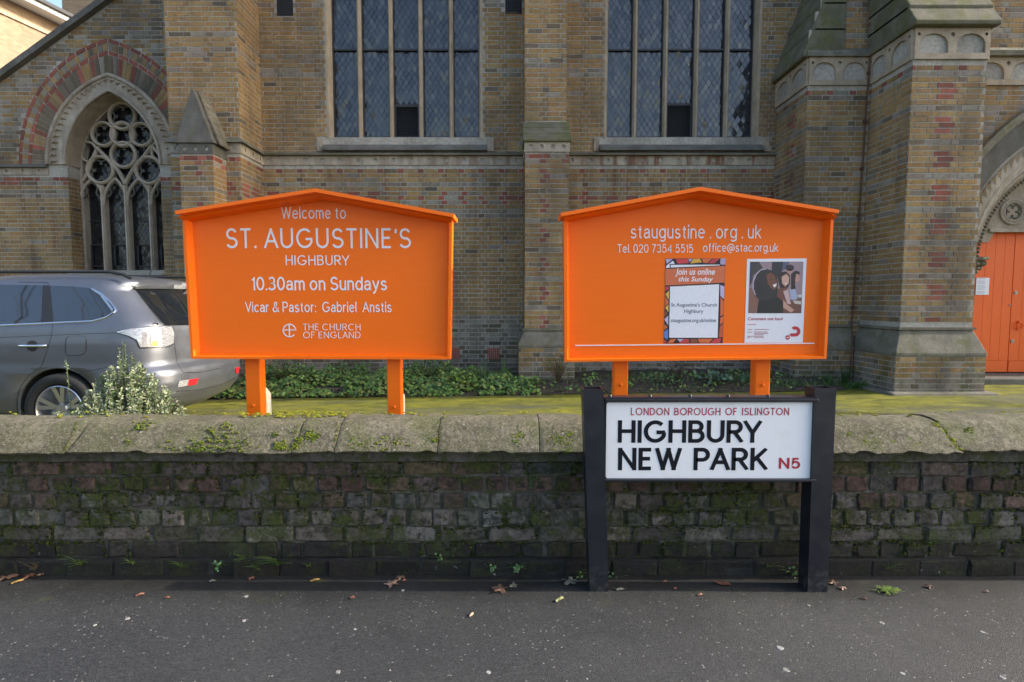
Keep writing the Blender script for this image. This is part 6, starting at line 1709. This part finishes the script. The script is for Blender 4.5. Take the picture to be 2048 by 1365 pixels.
for i in range(2600):                   # fine grass and seedlings
    x = random.uniform(-4.8, 4.8); y = bed_edge(x) + random.random()*1.2
    blade(gc, Vector((x, y, bed_z(x, y)-.005)), Vector((random.gauss(0, .5), random.gauss(0, .4), 1)), random.uniform(.03, .11), .007, vary(random.choice(GC), .3), Vector((random.gauss(0, .4), random.gauss(0, .3), -.4)))
gc.build('ground_cover', M['leaf'], kind='stuff')
# litter on the soil
lit = MB()
for i in range(1500):
    x = random.uniform(-4.8, 4.8); y = bed_edge(x) + random.random()*1.3; leaf(lit, Vector((x, y, bed_z(x, y)+.006)), rv()*Vector((1, 1, .15)), Vector((0, 0, 1)) + rv()*.3, random.uniform(.02, .06), random.uniform(.015, .035), vary(random.choice([(.10,.05,.025), (.14,.08,.04), (.06,.04,.025)]), .3))
lit.build('leaf_litter', M['leaf'], kind='stuff')
# counted clumps
def clump(px, py, h, n, label, col, wd=.014, spread=.35, Y=None, name='daffodil_clump', cat='plant', ybase=8.9):
    b = thing(name, label, cat, 'clumps of strap leaves along the church wall')
    x = PX(px, py, ybase); z = bed_z(x, ybase) if x < BX1 else ground_z(x, ybase); m_ = MB()
    for i in range(n):
        a = random.uniform(0, math.tau); s_ = abs(random.gauss(0, spread))
        blade(m_, Vector((x + .05*math.cos(a)*random.random(), ybase + .05*math.sin(a)*random.random(), z-.02)), Vector((math.cos(a)*s_, math.sin(a)*s_*.7, 1)), h*random.uniform(.6, 1.05), wd, vary(col, .25), Vector((math.cos(a)*.5*s_, math.sin(a)*.3*s_, -.15)), 5)
    m_.build('leaves', M['leaf'], b); bb = MB(); bb.ico((x, ybase, z-.005), .05, 1, (.07, .06, .03), (1, 1, .5), .2); bb.build('crown', M['leaf'], b); return b
clump(965, 750, .36, 34, 'tall grey green strap leaves below the terracotta air brick beside the left board', (.085,.14,.06), ybase=8.95)
clump(1008, 748, .36, 16, 'narrow upright strap leaves against the middle brick buttress', (.09,.16,.05), .013, .16, ybase=9.0)
clump(1690, 745, .40, 46, 'dark green dense strap leaves in the tower corner under the thin pipe', (.03,.075,.02), .014, .3, ybase=8.55)
clump(1655, 755, .22, 40, 'dark low strap leaves in front of the tower wall', (.035,.09,.02), .010, .5, ybase=8.4)
for k_, (px, py, lab) in enumerate(((1590, 768, 'bright grassy tuft at the bed edge behind the right board post'), (1640, 765, 'grassy tuft under the dark strap leaves'), (1700, 768, 'grassy tuft spreading before the tower plinth'), (1740, 772, 'grass tuft beside the buttress footing'))):
    b = thing('grass_tuft', lab, 'grass', 'grassy tufts by the tower'); x = PX(px, py, 8.25); m_ = MB()
    for i in range(130):
        xx, yy = x + random.gauss(0, .13), 8.28 + abs(random.gauss(0, .1)); a = random.uniform(0, math.tau)
        blade(m_, Vector((xx, yy, ground_z(xx, yy)+.0)), Vector((math.cos(a)*.5, math.sin(a)*.4, 1)), random.uniform(.07, .19), .009, vary(random.choice([(.06,.15,.02), (.09,.19,.03), (.04,.10,.02)]), .25), Vector((math.cos(a)*.8, -.2, -.7)))
    m_.build('blades', M['leaf'], b)
def leafy(px, py, h, r_, lab, cols, n=90, ls=.04, ybase=8.75, name='leafy_plant', wide=1.):
    b = thing(name, lab, 'plant', 'leafy plants in the bed'); x = PX(px, py, ybase); z = bed_z(x, ybase); m_ = MB(); st = MB()
    for i in range(max(5, n//10)):
        st.tube([Vector((x, ybase, z-.02)), Vector((x+random.gauss(0, r_*.6*wide), ybase+random.gauss(0, r_*.4), z+h*random.uniform(.5, 1)))], [.006, .002], 5, (.08, .06, .03))
    for i in range(n):
        q = Vector((x + random.gauss(0, r_*wide), ybase + random.gauss(0, r_*.7), z + h*random.random()**.8)); leaf(m_, q, rv(), Vector((0, -.4, 1)) + rv()*.5, ls*random.uniform(.7, 1.3), ls*.6, vary(random.choice(cols), .3))
    m_.build('leaves', M['leaf'], b); st.build('stems', M['leaf'], b)
leafy(1118, 735, .42, .13, 'twiggy small leaved bush at the foot of the middle buttress', [(.05,.08,.03), (.09,.10,.04), (.12,.09,.04)], 230, .03, 8.72)
leafy(1358, 745, .30, .12, 'dead brown twiggy plant seen between the right board posts', [(.09,.055,.03), (.06,.045,.03)], 110, .04, 8.7)
leafy(1430, 760, .16, .16, 'broad glossy green leaves low on the soil between the right board posts', [(.05,.11,.05), (.07,.14,.07), (.11,.17,.11)], 80, .085, 8.45)
leafy(1000, 770, .10, .10, 'rosette of pale green leaves on the bed edge below the air brick', [(.09,.16,.05), (.07,.13,.04)], 60, .06, 8.4)
leafy(1330, 765, .12, .2, 'low weedy green patch behind the right board first post', [(.05,.11,.03), (.07,.13,.04)], 120, .045, 8.5)
leafy(1500, 760, .12, .16, 'low weedy green patch beside the right board second post', [(.05,.11,.03), (.06,.12,.04)], 100, .045, 8.5)
leafy(560, 735, .34, .2, 'tall leafy green plant rising against the wall by the left board post', [(.05,.12,.03), (.04,.10,.025)], 240, .05, 8.9)
leafy(690, 735, .30, .2, 'tall leafy green plant between the left board posts', [(.05,.12,.03), (.06,.13,.035)], 240, .05, 8.9)
leafy(855, 730, .33, .16, 'tall leafy green plant just past the left board second post', [(.05,.11,.03), (.04,.10,.025)], 220, .05, 8.9)

# weeds rooted at the foot of the low wall
random.seed(47)
weeds = [(160, 1130, .075, 9, 'tuft of fresh grass blades low on the wall under the shrub'), (70, 1140, .10, 4, 'dry brown stem leaning on the wall foot'), (360, 1135, .05, 8, 'thin grass wisp on the plinth below the car wheel'), (262, 1128, .05, 6, 'small grass wisp on the dark plinth brick'),
         (440, 1135, .045, 7, 'little leafy weed on the plinth under the left board'), (485, 1120, .06, 12, 'straggly grass on the wall below the left board'), (555, 1130, .085, 18, 'biggest grass tuft on the wall foot, below the left board'), (512, 1138, .05, 6, 'short upright grass wisps on the plinth'),
         (616, 1132, .04, 5, 'tiny grass wisp under the narrow coping stone'), (985, 1135, .04, 8, 'small clover weed by the wall crack'), (1035, 1138, .05, 14, 'spreading weed at the wall foot left of the sign post'), (880, 1118, .045, 6, 'fine pale weed on the dark brick course'), (1160, 1155, .05, 8, 'weed growing behind the left sign post'),
         (1585, 1150, .07, 7, 'upright clover weed beside the right sign post'), (1222, 1160, .05, 8, 'grey weed at the foot of the left sign post'), (1536, 1135, .05, 5, 'pale grass wisp under the name plate'), (1780, 1140, .06, 4, 'bright grass blades on the plinth past the right sign post'), (1865, 1090, .05, 4, 'bright green seedling on the wall beyond the right sign post'), (1888, 1150, .03, 6, 'tiny grass tuft at the wall foot beyond the right sign post')]
for (px, py, h, n, lab) in weeds:
    b = thing('weed', lab, 'weed', 'weeds along the foot of the wall'); q = P(px, py, WY0 - (.035 if py > 1118 else .004)); gm = MB(); dry = 'dry' in lab
    for i in range(n*2):
        a = random.uniform(0, math.tau); col = (.16,.12,.07) if dry else vary(random.choice([(.12,.21,.04), (.09,.17,.04), (.17,.25,.07)]), .25)
        blade(gm, q + Vector((random.gauss(0, .006), .004, random.gauss(0, .004))), Vector((math.cos(a)*.7, -abs(math.sin(a))*.5-.1, random.uniform(.3, 1.1))), h*1.35*random.uniform(.5, 1.1), .0042, col, Vector((math.cos(a)*.6, -.2, -.7)))
    gm.build('blades', M['leaf'], b)
    if 'clover' in lab or 'leafy' in lab or 'weed' in lab:
        lm = MB()
        for i in range(n):
            lobed(lm, q + Vector((random.gauss(0, .012), -.012 - random.random()*.012, random.uniform(-.01, h*.8))), Vector((random.gauss(0, .4), -1, .5)), random.uniform(.005, .009), vary((.08,.16,.05), .25))
        lm.build('leaves', M['leaf'], b)
b = thing('green_debris', 'little heap of bright green moss and clippings on the asphalt by the wall', 'debris'); gm = MB(); q = G(1777, 1184)
for i in range(150):
    a = random.uniform(0, math.tau); blade(gm, q + Vector((random.gauss(0, .020), random.gauss(0, .013), .004+random.random()*.012)), Vector((math.cos(a), math.sin(a), random.uniform(-.05, .4))), random.uniform(.012, .03), .004, vary((.16,.24,.05), .3), Vector((0, 0, -.5)))
gm.build('clippings', M['leaf'], b)

# fallen leaves, each its own
def fallen(px, py, wpx, col, rot, lab, lobes=True, curl=.25):
    c_ = G(px, py, 0.); c_.z = pav_z(c_.x, c_.y) + .003; s_ = wpx/ (FPX/ c_.y) * .5; m_ = MB(); n = 22 if lobes else 12; pts = [c_ + Vector((0, 0, .010))]
    for i in range(n):
        a = i*math.tau/n
        if lobes: rr_ = s_*(.62 + .38*math.cos(a*5)*.8 + .1*random.random()); ex = 1.0
        else: rr_ = s_*(1.0); ex = .42
        x, y = rr_*math.cos(a), rr_*math.sin(a)*ex
        xr, yr = x*math.cos(rot)-y*math.sin(rot), x*math.sin(rot)+y*math.cos(rot)
        pts.append(c_ + Vector((xr, yr, curl*s_*abs(math.sin(a*1.5+rot)) )))
    cc_ = [vary(col, .15) for _ in pts]
    m_.add(pts, [(0, 1+i, 1+(i+1) % n) for i in range(n)], cc_)
    m_.tube([c_ + Vector((0, 0, .006)), c_ + Vector((s_*1.15*math.cos(rot), s_*1.15*math.sin(rot), .003))], .0009, 4, tuple(x*.6 for x in col))
    o = m_.build('fallen_leaf', M['leaf']); tag(o, lab, 'leaf', 'fallen leaves on the pavement'); return o
random.seed(53)
BR = (.13, .075, .05); RB = (.17, .07, .042); OC = (.26, .16, .05); GL_ = (.22, .23, .10); GY = (.16, .15, .11)
for a in ((783, 1171, 36, (.26,.16,.12), 1.0, 'pale brown lobed leaf lying by the wall under the left board', True), (800, 1158, 26, BR, 2.2, 'curled brown leaf touching the wall foot', True), (808, 1163, 10, RB, .4, 'tiny orange leaf beside a pale lobed leaf', False),
          (1000, 1182, 40, BR, 2.8, 'crumpled dark brown leaf with a long stem near the wall crack', True), (1026, 1174, 26, GY, 1.5, 'upright grey green leaf beside a crumpled brown one', True), (1140, 1167, 40, GY, .2, 'grey withered leaf at the foot of the left sign post', True), (1119, 1202, 24, GL_, .8, 'pale green leaf left of the sign post', False),
          (1445, 1170, 36, RB, -.5, 'reddish brown leaf lying below the name plate', False), (630, 1163, 20, OC, .5, 'ochre oval leaf on the dark asphalt', False), (502, 1159, 16, RB, .9, 'small red leaf at the wall foot below the left board', True), (425, 1164, 14, GY, .1, 'small grey leaf at the wall foot', False),
          (15, 1158, 40, BR, .6, 'brown leaf in the drift against the wall below the car', True), (60, 1154, 30, RB, 2.0, 'orange brown leaf in the drift against the wall', True), (35, 1166, 22, OC, 1.1, 'yellowish leaf in the drift against the wall', False), (85, 1150, 22, BR, 1.7, 'small brown leaf at the end of the drift', True),
          (280, 1191, 16, RB, .8, 'small curled orange leaf on open pavement', False), (335, 1197, 12, RB, .1, 'tiny brown leaf scrap on open pavement', False), (705, 1197, 12, RB, 1.4, 'tiny red leaf scrap below the left board second post', True), (943, 1232, 16, (.45,.30,.2), 1.2, 'pale orange sliver of leaf on the pavement', False),
          (1400, 1192, 14, RB, .4, 'orange leaf scrap in front of the name plate', False), (1665, 1168, 26, BR, 1.0, 'brown leaf beside the right sign post', True), (1685, 1178, 18, (.35,.22,.15), .4, 'pale brown leaf just right of the sign post', True), (1728, 1198, 14, RB, -.4, 'orange leaf before the green clippings', False),
          (1858, 1175, 20, BR, .5, 'curled brown leaf under the wall beyond the clippings', True), (1972, 1184, 12, BR, 0., 'small brown leaf near the wall far along', False), (1330, 1166, 12, RB, .2, 'small orange leaf under the name plate', False), (1350, 1180, 10, RB, 1.2, 'tiny brown leaf under the name plate', True), (1240, 1182, 20, GY, .0, 'grey leaf scrap beside the left sign post foot', False)):
    fallen(*a[:5], a[5], a[6])
# flattened pale gum spots
for k_, (px, py, wp) in enumerate(((255, 1237, 11), (190, 1250, 8), (492, 1193, 10), (488, 1241, 9), (676, 1343, 13), (977, 1345, 11), (1560, 1296, 16), (1572, 1340, 15), (1805, 1347, 11), (2005, 1355, 14), (1763, 1245, 12), (1965, 1264, 10), (1618, 1211, 8), (806, 1181, 8), (710, 1258, 7), (780, 1340, 5))):
    c_ = G(px, py, 0.); c_.z = pav_z(c_.x, c_.y) + .0018; s_ = wp/(FPX/c_.y)*.5; m_ = MB(); n = 14; top = []; bot = []
    for i in range(n):
        a = i*math.tau/n; rr_ = s_*random.uniform(.75, 1.1); top.append(c_ + Vector((rr_*.85*math.cos(a), rr_*.9*math.sin(a), .0))); bot.append(c_ + Vector((rr_*math.cos(a), rr_*1.1*math.sin(a), -.003)))
    m_.add(top + bot, [tuple(range(n))] + [(i, (i+1) % n, n+(i+1) % n, n+i) for i in range(n)], vary((.24, .235, .22), .2)); o = m_.build('gum_spot', M['leaf']); tag(o, {12: 'pale gum spot just in front of the right black sign post', 13: 'small pale gum spot beside the pale brown lobed leaf', 2: 'pale gum spot close to the wall below the left board'}.get(k_, 'flattened pale chewing gum spot out on the open asphalt'), 'gum', 'pale gum spots on the pavement')
# notice on the church door
m_ = MB(); a, b = P(1953, 556, YD-.01), P(1977, 590, YD-.01); m_.box(a.x, b.x, YD-.012, YD-.006, b.z, a.z); pn = m_.build('paper_notice', M['paper']); tag(pn, 'sheet of white paper pinned on the orange church door', 'notice')
ln = MB()
for k_ in range(14):
    if k_ in (1, 5, 10): continue
    z_ = lerp(a.z-.015, b.z+.015, k_/13); ln.box(a.x+.02, lerp(a.x+.02, b.x-.02, random.uniform(.5, 1)), YD-.0135, YD-.012, z_-.004, z_+.004)
ln.build('small_print', plain('faint_ink', (.45, .46, .52), .7), pn)

# ================================================================== BARE STREET TREES (off the frame: they cast the dappled light and show in the car windows)
M['bark'] = plain('bark', (.10, .085, .065), .9, var=.4, scale=12, bump=.02)
def tree(x, y, h, seed, lab, tf=.30):
    rnd = random.Random(seed); t_ = thing('bare_tree', lab, 'tree'); tk = MB(); cr_ = MB()
    def grow(p0_, d, ln, r0, lvl, mbx):
        pts = [p0_]; dd = d.copy(); n = 4
        for i in range(n):
            dd = (dd + Vector((rnd.gauss(0, .12), rnd.gauss(0, .12), rnd.gauss(0, .08) + .03))).normalized(); pts.append(pts[-1] + dd*ln/n)
        r1 = r0*(.62 if lvl else .7); mbx.tube(pts, [lerp(r0, r1, i/n) for i in range(n+1)], 8 if lvl == 0 else 5 if lvl < 3 else 3)
        if lvl >= 5 or r1 < .004: return
        for k_ in range(3 if lvl in (0, 1) else rnd.choice((2, 3, 3))):
            at = pts[rnd.choice((2, 3, 4))] if k_ else pts[-1]; ax = Vector((rnd.gauss(0, 1), rnd.gauss(0, 1), rnd.gauss(0, .5))).normalized(); nd = (dd + ax*rnd.uniform(.45, .85)).normalized(); nd.z += .08
            grow(at, nd.normalized(), ln*rnd.uniform(.6, .8), r1*rnd.uniform(.55, .75), lvl+1, cr_)
    grow(Vector((x, y, -.36)), Vector((0, 0, 1)), h*tf, h*.028, 0, tk)
    tk.build('trunk', M['bark'], t_, smooth=True); cr_.build('crown', M['bark'], t_)
def mirrored(px, py, dist):
    l_, n2 = hit(px, py); d = (l_ - CAMO).normalized(); rd_ = d - n2*2*d.dot(n2); hz_d = Vector((rd_.x, rd_.y, 0)); k_ = dist/hz_d.length
    print('mirror', px, py, l_ + rd_*k_); return l_ + rd_*k_
ma, mb_ = mirrored(55, 615, 11), mirrored(165, 615, 13)
tree(ma.x, ma.y, ma.z*1.75, 1, 'bare winter street tree mirrored in the car rear door window', .27); tree(mb_.x, mb_.y, mb_.z*1.75, 2, 'bare winter street tree mirrored in the car quarter window', .27)
tree(15.0, 5.4, 13, 3, 'bare tree past the church door throwing branch shadows on the drive'); tree(20.0, 2.6, 14, 4, 'bare tree far along the pavement whose shadows reach the drive')
